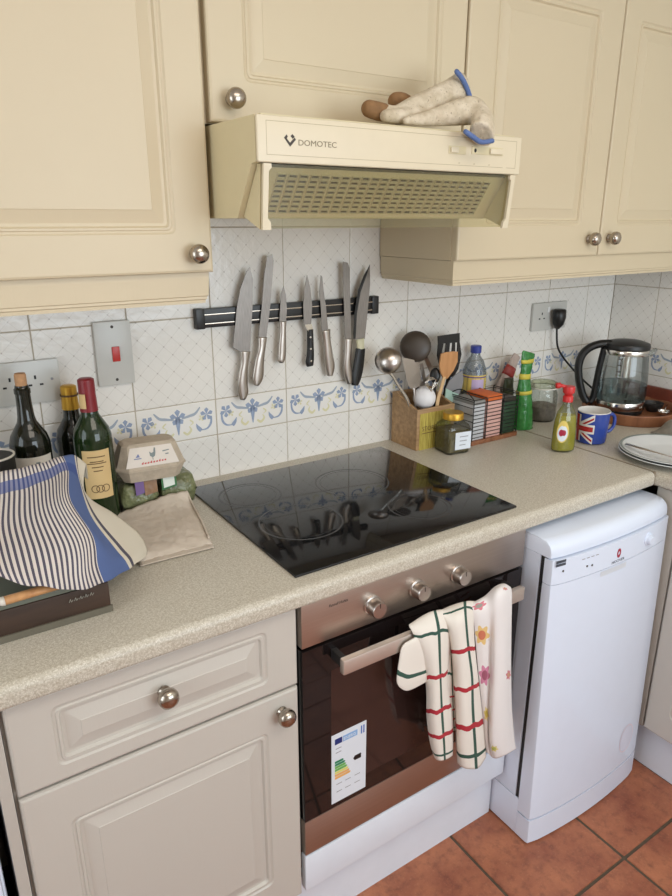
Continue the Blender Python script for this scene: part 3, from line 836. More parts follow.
knife(zA, sA, [(112, 95), (128, 165), (126, 300), (112, 568), (58, 570), (16, 545), (38, 320), (58, 215), (92, 122)],
      [(86, 568, 50), (82, 630, 38), (74, 690, 42), (70, 750, 48), (74, 800, 48), (70, 838, 24)], 'wide chef knife with steel handle, leftmost on the magnetic strip', 'handle_steel')
knife(zA, sA, [(208, 36), (236, 24), (244, 60), (226, 300), (203, 492), (158, 490), (176, 330), (192, 130)],
      [(182, 488, 44), (177, 550, 36), (165, 620, 44), (158, 690, 52), (152, 730, 46), (145, 758, 24)], 'long carving knife with steel handle, second from the left on the strip', 'handle_steel')
knife(zA, sA, [(300, 203), (312, 250), (318, 330), (312, 404), (276, 402), (280, 320), (288, 240)],
      [(295, 400, 36), (295, 455, 30), (293, 520, 36), (291, 580, 38), (287, 615, 34), (286, 632, 18)], 'smallest paring knife with steel handle, third on the strip', 'handle_steel')
def rivets(t, h, X):
    for a, b in ((64, 522), (66, 592), (68, 664)):
        v = X(a, b, KY-.0075); bm = bmesh.new(); lathe(bm, [(0, 0), (.0028, 0), (.0025, .0012), (0, .0014)], (v.x, KY-.0058, v.z), 12, axis='y'); obj('rivet', bm, 'bright_steel', h)
    bm = bmesh.new(); extr(bm, [(X(a, b).x, KY+.004, X(a, b).z) for a, b in ((24, 446), (66, 442), (76, 480), (46, 486))], (0, -.008, 0)); obj('bolster', bm, 'bright_steel', t)
knife(zB, sB, [(42, 148), (62, 230), (72, 330), (66, 447), (48, 465), (22, 450), (18, 330), (28, 220)],
      [(60, 474, 32), (62, 560, 33), (62, 630, 38), (58, 668, 42), (60, 692, 34)], 'small utility knife with black riveted handle, middle of the strip', 'black_plastic', rivets)
knife(zB, sB, [(124, 150), (132, 160), (140, 240), (154, 340), (168, 480), (130, 484), (124, 350), (116, 250)],
      [(154, 478, 48), (160, 540, 40), (170, 630, 46), (180, 700, 48), (178, 750, 28)], 'narrow boning knife with steel handle beside the black riveted one', 'handle_steel')
knife(zB, sB, [(256, 68), (285, 76), (296, 112), (299, 300), (305, 532), (270, 536), (264, 400), (257, 200)],
      [(292, 530, 48), (287, 600, 38), (284, 680, 42), (288, 740, 44), (296, 796, 26)], 'square-ended bread knife with steel handle, second from the right', 'handle_steel')
def edgeband(t, h, X):
    pts = [(416, 88), (396, 150), (360, 250), (338, 380), (330, 530), (318, 530), (322, 380), (345, 240), (380, 150)]
    bm = bmesh.new(); extr(bm, [(X(a, b).x, KY-.0012, X(a, b).z) for a, b in pts], (0, -.0006, 0)); obj('dark_edge', bm, 'black_plastic', t)
    c0, c1 = X(360, 530), X(362, 590)
    bm = bmesh.new(); tube(bm, [tuple(c0), tuple(c1)], [.0125, .0115], 12, flat=[.0068, .0068], ref=(0, 1, 0)); obj('bolster', bm, 'cream_bolster', t, smooth=True)
knife(zB, sB, [(416, 88), (418, 200), (402, 380), (386, 532), (322, 535), (318, 500), (334, 350), (365, 210)],
      [(362, 588, 50), (356, 640, 54), (346, 710, 58), (334, 770, 54), (328, 808, 34)], 'black-handled kitchen knife with cream bolster, rightmost on the strip', 'black_plastic', edgeband)

# ================================================================== GLOVES ON THE HOOD
def glove_mat():
    t = NT('glove_cloth'); co = t.coord(); a = t.noise(45, 3, co, .6); b = t.noise(190, 2, co)
    c = t.mix(t.ramp(a, .35, .7), lin((196, 180, 154)), lin((222, 208, 186)))
    c = t.mix(t.math('MULTIPLY', t.ramp(b, .62, .74), .6), c, lin((120, 98, 76)))
    t.set(c, .95); t.bump(t.noise(70, 3, co), .7, .006); MATS['glove_cloth'] = t.m
glove_mat()
plain('glove_tip', (150, 112, 74), .85, var=.22, vscale=50, bump=.4, bscale=200, bdist=.002)
plain('glove_trim', (96, 118, 168), .9, var=.1)
HTOP = 1.6900
def capsules(name, parts, mat, parent, vox=.0032, flat_end=False, **kw):
    """parts: list of chains of (px, py, y, r_px, flatten) fused into one skin"""
    bm = bmesh.new()
    for ch in parts:
        pp = catmull(ch, 5); path = []; rad = []; fl = []
        for a, b, y, r, f in pp:
            v = P(a, b, 'y', y); path.append(v); rr = r/PX(v); rad.append(rr); fl.append(rr*f)
        # round ends
        def cap(i, j):
            d = (path[i]-path[j]).normalized(); return path[i]+d*rad[i]*.55, rad[i]*.6, fl[i]*.6
        a = cap(0, 1); b = cap(-1, -2)
        if flat_end and ch is parts[0]: path = [a[0]]+path; rad = [a[1]]+rad; fl = [a[2]]+fl
        else: path = [a[0]]+path+[b[0]]; rad = [a[1]]+rad+[b[1]]; fl = [a[2]]+fl+[b[2]]
        tube(bm, path, rad, 12, flat=fl, ref=(0, 1, 0))
    for v in bm.verts:
        if v.co.y > -.478 and v.co.z < HTOP+.0008: v.co.z = HTOP+.0008
    o = obj(name, bm, mat, parent, smooth='all', **kw)
    md = o.modifiers.new('fuse', 'REMESH'); md.mode = 'VOXEL'; md.voxel_size = vox; md.use_smooth_shade = True
    sm = o.modifiers.new('soften', 'SMOOTH'); sm.iterations = 4; sm.factor = .5
    return o
g1_ = thing('work_glove', (.60, -.40, HTOP), 'cream work glove with brown fingertips lying on the extractor hood, cuff raised', 'glove', 'pair of work gloves')
pm = capsules('palm', [[(382, 112, -.410, 8.5, 1), (396, 115, -.410, 9, 1), (412, 110, -.410, 12, .9), (434, 103, -.408, 15, .8), (450, 96, -.405, 15.5, .75), (463, 90, -.405, 18, .7)],
                       [(384, 116, -.430, 6, 1), (410, 116, -.425, 8, 1), (430, 110, -.42, 9, 1)],
                       [(405, 105, -.37, 8, 1), (425, 104, -.38, 9.5, 1), (440, 104, -.39, 9, 1)]], 'glove_cloth', g1_, flat_end=True)
capsules('fingertip', [[(367, 108, -.410, 8.2, 1), (377, 111, -.410, 9.0, 1), (386, 113, -.410, 8.4, 1)]], 'glove_tip', g1_)
capsules('fingertip', [[(394, 101, -.368, 8.4, 1), (402, 102, -.368, 9.0, 1), (409, 105, -.37, 7.8, 1)]], 'glove_tip', g1_)
capsules('fingertip', [[(434, 91, -.362, 5, 1), (442, 90, -.366, 5, 1)]], 'glove_tip', g1_)
def cuffring(parent, pts, y0, y1, r):
    mid = [P(a, b, 'y', y0) for a, b in pts]+[P(a, b, 'y', y1) for a, b in pts[::-1]]
    bm = bmesh.new(); tube(bm, catmull([tuple(v) for v in mid+[mid[0]]], 4)[:-1], r, 8, closed=True); return obj('cuff_trim', bm, 'glove_trim', parent, smooth='all')
cuffring(g1_, [(457, 72), (463, 80), (468, 91), (472, 104)], -.431, -.384, .0048)
g2_ = thing('work_glove', (.70, -.44, HTOP), 'cream work glove underneath the other, cuff hanging over the hood front', 'glove', 'pair of work gloves')
capsules('palm', [[(405, 121, -.448, 4, 1), (430, 118, -.448, 8, 1), (455, 113, -.448, 12, .9), (472, 111, -.452, 14, .8), (482, 120, -.478, 13.5, .8), (482, 135, -.503, 15.5, .75)]], 'glove_cloth', g2_, flat_end=True)
cuffring(g2_, [(466, 132), (473, 137), (481, 142), (491, 141)], -.518, -.490, .0046)

# ================================================================== BOTTLES, EGG BOX, BROWN BOX, TOWELS ON THE LEFT
plain('bottle_glass', (22, 24, 16), .06, var=.02); plain('bottle_green', (30, 46, 22), .06, var=.05)
plain('cork', (196, 150, 110), .9, var=.15, vscale=150); plain('gold_foil', (206, 160, 60), .35, metal=.7); plain('red_foil', (132, 32, 40), .4, var=.08)
plain('label_white', (222, 214, 202), .7, var=.03); plain('label_tan', (218, 186, 132), .7, var=.05); plain('label_gold', (196, 178, 120), .6)
plain('print_brown', (110, 82, 50), .7); plain('print_grey', (130, 140, 140), .7)
def bottle(name, x, y, h, r, label, glass, neck, capspec, lab):
    t = thing(name, (x, y, WT), label, 'bottle', 'wine bottles beside the egg box')
    k = h/.300
    prof = [(0, .004), (r*.7, .004), (r*.85, 0), (r*.96, .003), (r, .010), (r, .175*k), (r*.985, .188*k), (r*.88, .203*k), (r*.66, .217*k), (r*.47, .229*k), (.0160, .240*k), (.0145, .262*k), (.0140, .284*k), (.0155, .2845*k), (.0155, .293*k), (.0135, .295*k), (.0125, .300*k), (0, .3002*k)]
    bm = bmesh.new(); lathe(bm, [(a, b+.0004) for a, b in prof], (x, y, WT), 32); obj('glass_body', bm, glass, t, smooth=True)
    cap, z0, z1, rr = capspec
    bm = bmesh.new()
    if cap == 'cork': lathe(bm, [(0, h-.008), (.0108, h-.008), (.0112, h+.020), (.0100, h+.024), (0, h+.0242)], (x, y, WT), 20)
    else: lathe(bm, [(rr+.0025, z0), (rr+.001, (z0+z1)/2), (rr+.001, z1-.006), (rr+.0006, z1-.002), (rr*.8, z1+.0005), (0, z1+.001)], (x, y, WT), 24)
    obj('stopper' if cap == 'cork' else 'capsule', bm, cap, t, smooth=True)
    if lab:
        z0, z1, a0, a1, mt = lab
        va = math.atan2(CAM.y-y, CAM.x-x)
        bm = bmesh.new(); lathe(bm, [(r+.0005, z0), (r+.0005, z1)], (x, y, WT), 20, a0=va+math.radians(a0), a1=va+math.radians(a1))
        return t, obj('label', bm, mt, t, smooth='all', recalc=False), va
    return t, None, 0
def curved_patch(name, x, y, r, va, a0, a1, z0, z1, mat, parent):
    bm = bmesh.new(); lathe(bm, [(r, z0), (r, z1)], (x, y, WT), 6, a0=va+math.radians(a0), a1=va+math.radians(a1)); return obj(name, bm, mat, parent, recalc=False)
b1x = P(20.5, 380, 'y', -.092)
t, l_, va = bottle('wine_bottle', b1x.x, -.092, .312, .039, 'dark wine bottle with bare cork and white label, nearest the socket', 'bottle_glass', 0, ('cork', 0, 0, 0), (.060, .174, -60, 62, 'label_white'))
curved_patch('label_print', b1x.x, -.092, .0398, va, 8, 20, .146, .163, 'print_grey', l_)
b2x = P(68.7, 392, 'y', -.043)
t, l_, va = bottle('wine_bottle', b2x.x, -.043, .289, .037, 'dark wine bottle with gold screw cap, standing between the other two', 'bottle_glass', 0, ('gold_foil', .240, .290, .0155), (.09, .14, 10, 50, 'print_grey'))
bm = bmesh.new(); lathe(bm, [(.0182, .268), (.0186, .270), (.0182, .272)], (b2x.x, -.043, WT), 20); obj('cap_ring', bm, 'print_brown', t)
b3x = P(86, 384, 'y', -.120)
t, l_, va = bottle('wine_bottle', b3x.x, -.120, .316, .039, 'green wine bottle with dark red capsule and tan label', 'bottle_green', 0, ('red_foil', .250, .317, .0155), (.070, .175, -38, 46, 'label_tan'))
curved_patch('capsule_strip', b3x.x, -.120, .0195, va, -60, -14, .258, .288, 'label_tan', t)
for i, (a0, a1, z0) in enumerate(((-22, 30, .160), (-16, 24, .150), (-24, 32, .146), (-12, 22, .138), (-8, 18, .130))): curved_patch('label_print', b3x.x, -.120, .0398, va, a0, a1, z0, z0+.0022, 'print_brown', l_)
for i, a in enumerate((-8, 6, 22)):
    bm = bmesh.new(); n = 18; cz = .092
    ring = []
    for k in range(n):
        t_ = 2*math.pi*k/n
        for rr in (.0085, .0068): ring.append((rr*math.cos(t_), rr*math.sin(t_)))
    vs = []
    for s_, z_ in ring:
        ang = va+math.radians(a)+s_/.039; vs.append(bm.verts.new((b3x.x+.0399*math.cos(ang), -.120+.0399*math.sin(ang), WT+cz+z_)))
    for k in range(n): bm.faces.new((vs[2*k], vs[(2*k+2) % (2*n)], vs[(2*k+3) % (2*n)], vs[2*k+1]))
    obj('label_emblem', bm, 'print_brown', l_, recalc=False)
# dark canister at the left edge
c = P(-9, 465, 'y', -.150)
cn = thing('black_canister', (c.x, -.15, WT), 'black canister with pale rim at the left edge beside the corked bottle', 'canister')
zt_ = P(-4, 449, 'y', -.15).z-WT
bm = bmesh.new(); lathe(bm, [(0, .0005), (.040, .0005), (.043, .006), (.043, zt_-.014), (0, zt_-.014)], (c.x, -.15, WT), 28); obj('canister_body', bm, 'black_matte', cn, smooth=True)
bm = bmesh.new(); lathe(bm, [(.0432, zt_-.0136), (.0440, zt_-.0128), (.0440, zt_-.0105), (.0432, zt_-.010), (.0410, zt_-.0100), (.0410, zt_-.0136)], (c.x, -.15, WT), 28); obj('rim', bm, 'label_white', cn, smooth=True)

# egg box
plain('carton', (198, 182, 162), .95, var=.12, vscale=80, bump=.5, bscale=160, bdist=.002)
EA = math.radians(-7); ec = P(149, 470, 'y', -.095)
EZ = 1.015
def erot(x, y): return (ec.x+x*math.cos(EA)-y*math.sin(EA), -.098+x*math.sin(EA)+y*math.cos(EA))
eg = thing('egg_box', (ec.x, -.098, .9895), 'grey cardboard egg box with hen print, resting on green packets', 'egg box')
def oct_ring(bm, hx, hy, c, z): return [bm.verts.new(erot(a, b)+(z,)) for a, b in ((-hx, -hy+c), (-hx+c, -hy), (hx-c, -hy), (hx, -hy+c), (hx, hy-c), (hx-c, hy), (-hx+c, hy), (-hx, hy-c))]
def stack(bm, rings):
    for A, B in zip(rings, rings[1:]):
        for i in range(8): bm.faces.new((A[i], A[(i+1) % 8], B[(i+1) % 8], B[i]))
    bm.faces.new(rings[0][::-1]); bm.faces.new(rings[-1])
bm = bmesh.new(); stack(bm, [oct_ring(bm, .060, .040, .012, .9895), oct_ring(bm, .073, .050, .022, EZ), oct_ring(bm, .076, .053, .024, EZ+.001), oct_ring(bm, .076, .053, .024, EZ+.004)]); obj('tray', bm, 'carton', eg)
bm = bmesh.new(); stack(bm, [oct_ring(bm, .076, .053, .024, EZ+.0045), oct_ring(bm, .073, .050, .022, EZ+.008), oct_ring(bm, .058, .030, .010, EZ+.052), oct_ring(bm, .052, .026, .010, EZ+.056)])
ld = obj('lid', bm, 'carton', eg)
def on_lid(u, v, off=.0008): # u -1..1 across, v 0..1 up the front slope
    hx = .073+(.058-.073)*v; hy = .050+(.030-.050)*v; z = EZ+.008+.044*v
    ux = u*(hx-.014)
    x, y = erot(ux, -hy-off); return Vector((x, y, z+off*.4))
plain('paper_white', (226, 216, 206), .8, var=.03)
bm = bmesh.new(); extr(bm, [on_lid(-.98, .06), on_lid(.98, .06), on_lid(1.0, .94), on_lid(-.96, .94)], (0, -.0003, .0001)); pw = obj('paper_label', bm, 'paper_white', ld)
def lid_poly(pts, mat, nm):
    bm = bmesh.new(); extr(bm, [on_lid(a, b, .0014) for a, b in pts], (0, -.0002, .0001)); obj(nm, bm, mat, pw)
lid_poly([(-.08, .70), (.02, .62), (.10, .66), (.16, .86), (.22, .84), (.18, .62), (.14, .48), (.04, .42), (-.06, .50)], 'print_grey', 'hen_print')
lid_poly([(.02, .42), (.03, .32), (.05, .32), (.05, .42)], 'print_grey', 'hen_print')
plain('print_blueink', (120, 130, 170), .7); lid_poly([(-.66, .50), (-.56, .66), (-.48, .50)], 'print_blueink', 'mark_print'); lid_poly([(-.72, .42), (-.42, .42), (-.42, .46), (-.72, .46)], 'print_blueink', 'mark_print')
lid_poly([(.50, .62), (.80, .66), (.80, .70), (.50, .67)], 'print_grey', 'mark_print'); lid_poly([(.58, .48), (.72, .49), (.72, .54), (.58, .53)], 'print_grey', 'mark_print')
plain('print_redink', (198, 88, 88), .7)
for i in range(9): lid_poly([(-.42+i*.11, .16+.006*i), (-.35+i*.11, .16+.006*i), (-.34+i*.11, .24+.006*i+(.04 if i % 3 == 0 else 0)), (-.41+i*.11, .22+.006*i)], 'print_redink', 'script_print')
# green packets under the egg box
def packet(name, label, cx, cy, z0, hx, hy, hz, rot, mat, group=None):
    bm = bmesh.new(); n = 10
    top = []; bot = []
    for i in range(n+1):
        ra = []; rb = []
        for j in range(n+1):
            u = -1+2*i/n; v = -1+2*j/n
            e = (1-abs(u)**9)*(1-abs(v)**9); e = e**.5
            x = u*hx*(1-.06*abs(v)**2); y = v*hy*(1-.05*abs(u)**2)
            wob = .18*math.sin(5*u+3*v)*e
            X_ = cx+x*math.cos(rot)-y*math.sin(rot); Y_ = cy+x*math.sin(rot)+y*math.cos(rot)
            ra.append(bm.verts.new((X_, Y_, z0+hz+hz*(e+wob*.25*(1 if wob < 0 else .3))+.0004))); rb.append(bm.verts.new((X_, Y_, z0+hz-hz*e+.0002)))
        top.append(ra); bot.append(rb)
    for i in range(n):
        for j in range(n):
            bm.faces.new((top[i][j], top[i+1][j], top[i+1][j+1], top[i][j+1])); bm.faces.new((bot[i][j], bot[i][j+1], bot[i+1][j+1], bot[i+1][j]))
    bmesh.ops.remove_doubles(bm, verts=bm.verts[:], dist=.0003)
    return obj(name, bm, mat, None, smooth='all', origin=(cx, cy, z0), label=label, cat='packet', group=group)
plain('green_pack', (132, 136, 98), .3, var=.35, vscale=45, bump=.9, bscale=55, bdist=.008); plain('brown_pack', (150, 112, 76), .35, var=.25, vscale=50, bump=.4, bscale=60, bdist=.004)
plain('pack_purple', (112, 84, 140), .5); plain('pack_white', (222, 228, 218), .5); plain('pack_dgreen', (50, 110, 60), .5)
pk1 = packet('food_packet', 'green plastic food packet with purple label under the egg box, nearest the wine bottles', .118, -.085, WT, .044, .046, .0350, -.02, 'green_pack', 'green packets under the egg box')
pk2 = packet('food_packet', 'green and brown food packet with white label under the egg box, nearest the hob', .208, -.085, WT, .043, .046, .0350, -.02, 'green_pack', 'green packets under the egg box')
def tagp(pk, px0, py0, px1, py1, y, mat, nm, th=.0012, tilt=.004):
    a = P(px0, py0, 'y', y); b = P(px1, py1, 'y', y)
    bm = bmesh.new(); extr(bm, [(a.x, y, b.z), (b.x, y, b.z+(a.z-b.z)*.12), (b.x, y+tilt, a.z+(a.z-b.z)*.12), (a.x, y+tilt, a.z)], (0, -th, 0)); return obj(nm, bm, mat, pk)
tagp(pk1, 135, 483, 145, 494, -.1335, 'pack_purple', 'label'); tagp(pk2, 144, 481, 158, 493, -.1330, 'brown_pack', 'contents_print'); 
g_ = tagp(pk2, 161, 475, 177, 487, -.1330, 'pack_dgreen', 'label'); 
tagp(g_, 163, 476.5, 175, 485.5, -.1345, 'pack_white', 'label_panel')

# folded muslin cloth on the worktop
plain('muslin', (214, 200, 184), .95, var=.08, vscale=30, bump=.6, bscale=45, bdist=.006)
def ztop(a, b, h): return P(a, b, 'z', WT+h)
rows_ = [[(114, 516, .016), (142, 505, .026), (168, 495, .030), (187, 491, .020)],
         [(118, 530, .013), (150, 517, .018), (176, 510, .018), (194, 506, .012)],
         [(126, 546, .012), (154, 537, .013), (182, 528, .017), (203, 524, .012)],
         [(134, 556, .011), (158, 549, .011), (186, 542, .010), (208, 536, .010)],
         [(138, 563, .003), (160, 557, .003), (188, 550, .003), (212, 544, .003)]]
bm = bmesh.new(); sheet(bm, [[P(a, b, 'y', -.139) for a, b, h in rows_[0]]]+[[ztop(a, b, h) for a, b, h in r] for r in rows_[1:]], 6)
rnd = random.Random(3)
for v in bm.verts: v.co.z += .0020*math.sin(v.co.x*120+v.co.y*90)*math.sin(v.co.y*70)+.0012*math.sin(v.co.x*260-v.co.y*40)
md_o = obj('muslin_cloth', bm, 'muslin', None, label='folded cream muslin cloth lying on the worktop beside the hob', cat='cloth')
solid(md_o, .0022, 1)
bm = bmesh.new(); sheet(bm, [[ztop(a+dx, b+dy, .0042) for a, b, h in r] for r, dx, dy in ((rows_[1], 4, 4), (rows_[3], 3, 4), (rows_[4], 2, 3))], 4)
o = obj('under_layer', bm, 'muslin', md_o); solid(o, .0016, -1)
bm = bmesh.new(); tube(bm, catmull([tuple(P(187, 491.5, 'y', -.139))]+[tuple(ztop(a, b, h+.002)) for a, b, h in ( (193, 505, .014), (201, 520, .014), (209, 538, .010))], 5), .0022, 8); obj('hem', bm, 'muslin', md_o, smooth='all')

# low brown box
bx = thing('wooden_box', (-.24, -.35, WT), 'low dark brown box at the left end, half under the striped towel', 'box')
box('box_body', -.430, -.0545, -.484, -.215, WT+.0006, WT+.054, 'brown_box', bx, .002)
box('box_lid', -.428, -.0560, -.483, -.216, WT+.0545, WT+.0650, 'box_top_grey', bx, .002)
box('base_edge', -.432, -.0525, -.4875, -.4842, WT+.0006, WT+.012, plain('base_edge', (104, 98, 84), .6), bx)
# faint silvery script on the lower front edge
bm = bmesh.new()
for k in range(5):
    a = P(71+k*5.2, 601-k*1.75, 'y', -.4878)
    s_ = .0042
    tube(bm, catmull([(a.x-s_*.7, -.4880, a.z-s_*.5), (a.x-s_*.1, -.4880, a.z+s_*.7), (a.x+s_*.1, -.4880, a.z-s_*.5), (a.x+s_*.8, -.4880, a.z+s_*.3)], 4), .0005, 5)
obj('script_print', bm, plain('silver_ink', (150, 146, 134), .5), bx)
# wooden strip with a white end on top of the box
wa, wb = P(4, 601, 'z', WT+.073), P(66, 583, 'z', WT+.073)
ws = thing('wooden_spoon', (wa.x, wa.y, WT+.0655), 'pale wooden spoon handle with white tip lying on the brown box', 'spoon')
bm = bmesh.new(); dxy = (wb-wa).normalized()
tube(bm, [wa, wa+(wb-wa)*.5, wb], [.0085, .0080, .0075], 12, flat=[.0065, .0065, .0065]); obj('wooden_handle', bm, 'spatula_wood', ws, smooth='all')
bm = bmesh.new(); tube(bm, [wa-dxy*.008, wa-dxy*.004, wa+dxy*.0005], [.0045, .0082, .0090], 12, flat=[.004, .0064, .0070]); obj('white_tip', bm, 'label_white', ws, smooth='all')

# blue striped tea towel over the box
def towel_mat():
    t = NT('striped_towel'); uv = t.n('ShaderNodeUVMap').outputs[0]; sp = t.n('ShaderNodeSeparateXYZ'); t.l(uv, sp.inputs[0])
    u, v = sp.outputs[0], sp.outputs[1]
    white = lin((214, 204, 196)); dark = lin((84, 80, 94)); blue = lin((84, 102, 148)); creamc = lin((214, 204, 186))
    thin = t.math('COMPARE', t.math('FRACT', t.math('MULTIPLY', u, 34)), .5, .23)
    field = t.math('LESS_THAN', u, .672)
    col = t.mix(t.math('MULTIPLY', thin, field), white, dark)
    wide = t.math('COMPARE', u, .756, .082)
    col = t.mix(wide, col, blue)
    col = t.mix(t.math('GREATER_THAN', u, .838), col, creamc)
    col = t.mix(t.math('COMPARE', u, .866, .008), col, dark)
    band = t.math('COMPARE', v, .295, .034)
    inside = t.math('LESS_THAN', u, .838)
    col = t.mix(t.math('MULTIPLY', t.math('MULTIPLY', band, inside), .72), col, lin((62, 80, 138)))
    wv = t.noise(900, 2, t.coord())
    t.set(col, .95); t.bump(wv, .3, .0006); MATS['striped_towel'] = t.m
towel_mat()
TR = [  # (px, py, y) grid: rows from the far side over the ridge down to the front hem
 [(-30, 492, -.225), (0, 486, -.225), (26, 481, -.225), (48, 476, -.225), (66, 470, -.225), (78, 472, -.225), (88, 478, -.22)],
 [(-30, 479, -.275), (0, 472, -.275), (24, 467, -.275), (44, 462, -.275), (62, 456, -.275), (74, 455, -.272), (86, 464, -.265)],
 [(-30, 500, -.320), (0, 495, -.320), (28, 488, -.320), (50, 479, -.320), (68, 471, -.318), (79, 480, -.310), (86, 494, -.300)],
 [(-30, 530, -.385), (-2, 525, -.390), (30, 518, -.395), (54, 508, -.400), (70, 500, -.400), (90, 515, -.390), (112, 512, -.330)],
 [(-30, 545, -.430), (2, 548, -.450), (40, 550, -.465), (72, 545, -.470), (92, 536, -.462), (114, 548, -.440), (138, 532, -.340)],
 [(-30, 552, -.470), (8, 570, -.490), (46, 578, -.500), (76, 577, -.502), (97, 566, -.494), (124, 560, -.455), (147, 547, -.352)],
 [(-30, 556, -.486), (13, 582, -.500), (48, 587, -.508), (78, 590, -.508), (103, 583, -.500), (129, 569, -.452), (147, 555, -.368)]]
def tpos(a, b, y):
    v = P(a, b, 'y', y)
    if v.z < WT+.0035: v = P(a, b, 'z', WT+.0035)
    return v
ctrl = [[tpos(*q) for q in r] for r in TR]
bm = bmesh.new(); sheet(bm, ctrl, 9)
for v in bm.verts:
    inbox = -.43 < v.co.x < -.050 and -.488 < v.co.y < -.21
    zmin = WT+.0685 if inbox else WT+.0035
    if v.co.z < zmin: v.co.z = zmin
    v.co.y += .0018*math.sin(v.co.x*150)
tw = obj('striped_tea_towel', bm, 'striped_towel', None, recalc=False, label='blue and white striped tea towel draped over the brown box', cat='tea towel')
solid(tw, .0024, 1)

# ================================================================== UTENSIL BOX AND WHAT IT HOLDS
UX0, UX1, UY0, UY1, UZ = .9010, 1.0400, -.128, -.014, 1.029
UZB = 1.060
ub = thing('utensil_box', (.970, -.075, WT), 'open wooden utensil box with yellow printed label, beside the hob', 'box')
box('front_board', UX0, UX1, UY0, UY0+.008, WT+.0005, UZ, 'box_wood', ub, .001); box('back_board', UX0, UX1, UY1-.008, UY1, WT+.0005, UZB, 'box_wood', ub, .001)
for sx0 in (UX0, UX1-.008):
    bm = bmesh.new(); ya, yb = UY0+.0081, UY1-.0081
    extr(bm, [(sx0, ya, WT+.0005), (sx0, yb, WT+.0005), (sx0, yb, UZB), (sx0, ya, UZ)], (.008, 0, 0)); obj('side_board', bm, 'box_wood', ub)
box('floor_board', UX0+.0081, UX1-.0081, UY0+.0081, UY1-.0081, WT+.0005, WT+.007, 'box_wood', ub)
def lab_mat():
    t = NT('yellow_label'); co = t.coord(); g = t.noise(1, 3, t.scalev(co, (260, 260, 20)))
    t.set(t.mix(t.ramp(g, .35, .65), lin((150, 128, 44)), lin((206, 188, 96))), .6); MATS['yellow_label'] = t.m
lab_mat()
a, b = P(420.5, 413, 'y', UY0-.001), P(446, 447, 'y', UY0-.001)
yl = box('label', a.x, b.x+.012, UY0-.0012, UY0-.0001, b.z, a.z-.004, 'yellow_label', ub, label='yellow printed paper label')
text('lettering', 'STORE', (a.x+.008, UY0-.0014, (a.z+b.z)/2+.004), .019, 'print_brown', yl, squeeze=.95)
box('label_line', a.x+.008, b.x+.004, UY0-.0016, UY0-.0011, (a.z+b.z)/2-.004, (a.z+b.z)/2-.002, 'print_brown', yl)
Zs, Ss = (375, 320), 6.72
def Z(a, b, y): return P(Zs[0]+a/Ss, Zs[1]+b/Ss, 'y', y)
def rod(name, pts, rad, mat, parent, flat=None, seg=10):
    bm = bmesh.new(); tube(bm, catmull([tuple(p) for p in pts], 5), rad, seg, flat=flat, ref=(0, 1, 0) if flat else None); return obj(name, bm, mat, parent, smooth='all')
def plate(name, pts, y, th, mat, parent, tilt=0.0):
    """flat blade traced in a plane, tilted back with height"""
    v = [Z(a, b, y) for a, b in pts]; z0 = min(q.z for q in v)
    bm = bmesh.new(); extr(bm, [(q.x, y+tilt*(q.z-z0), q.z) for q in v], (0, th, 0)); return obj(name, bm, mat, parent)
def bowl(name, c, n, rx, depth, mat, parent, ry=None):
    """round spoon bowl, its back bulging along n"""
    n = Vector(n).normalized(); q = n.to_track_quat('Z', 'Y').to_matrix()
    bm = bmesh.new(); pr = [(rx*math.cos(math.radians(t)), depth*math.sin(math.radians(t))) for t in range(0, 90, 12)]+[(0, depth)]
    pi_ = [(max(r-.0016, 0), max(h-.0018, -.001)) for r, h in pr]
    lathe(bm, pi_[::-1][0:]+pr, c, 24, sy=(ry or rx)/rx, rot=q); return obj(name, bm, mat, parent, smooth='all')
def utensil(name, label, base): return thing(name, tuple(base), label, 'utensil', 'kitchen tools standing in the wooden box')
BZ = WT+.009
toC = lambda v: (CAM-Vector(v)).normalized()
# steel ladle
c = Z(88, 272, -.085); f_ = Vector((UX0+.035, -.085, BZ))
t = utensil('steel_ladle', 'shiny steel ladle leaning to the left out of the wooden box', f_)
bowl('ladle_bowl', c, toC(c)+Vector((-.2, 0, .25)), .0370, .026, 'steel', t)
rod('handle', [Z(72, 345, -.088), Z(110, 365, -.090), Z(150, 430, -.09), Z(232, 572, -.09), f_], .0045, 'bright_steel', t, flat=.0025)
# big dark spoon
plain('dark_nylon', (66, 56, 48), .42, var=.06)
c = Z(272, 178, -.062); f_ = Vector((.955, -.05, BZ))
t = utensil('nylon_ladle', 'large round dark brown nylon ladle, tallest round head in the wooden box', f_)
bowl('ladle_bowl', c, toC(c)+Vector((.05, 0, .12)), .0440, .016, 'dark_nylon', t)
rod('handle', [c+Vector((0, .006, -.03)), Z(285, 420, -.055), f_], .0055, 'dark_nylon', t, flat=.003)
# two steel turners
f_ = Vector((.945, -.085, BZ))
t = utensil('steel_turner', 'plain steel turner behind the white ball in the wooden box', f_)
plate('turner_blade', [(178, 250), (262, 268), (300, 440), (255, 470), (222, 440), (200, 350)], -.074, -.0014, 'steel', t)
rod('handle', [Z(262, 455, -.0755), Z(268, 520, -.078), f_], .004, 'steel', t, flat=.002)
f_ = Vector((.975, -.070, BZ))
t = utensil('slotted_turner', 'slotted steel turner in the middle of the wooden box', f_)
bm = bmesh.new()
for q in (((268, 300), (292, 296), (322, 440), (300, 446)), ((300, 294), (322, 290), (348, 420), (328, 438)), ((330, 262), (352, 246), (388, 320), (372, 360)), ((268, 280), (352, 240), (356, 256), (270, 302)), ((296, 436), (380, 350), (384, 372), (320, 452))):
    extr(bm, [tuple(Z(a, b, -.068)) for a, b in q], (0, .0014, 0))
obj('turner_blade', bm, 'steel', t); rod('handle', [Z(330, 440, -.0675), Z(336, 500, -.068), f_], .004, 'steel', t, flat=.002)
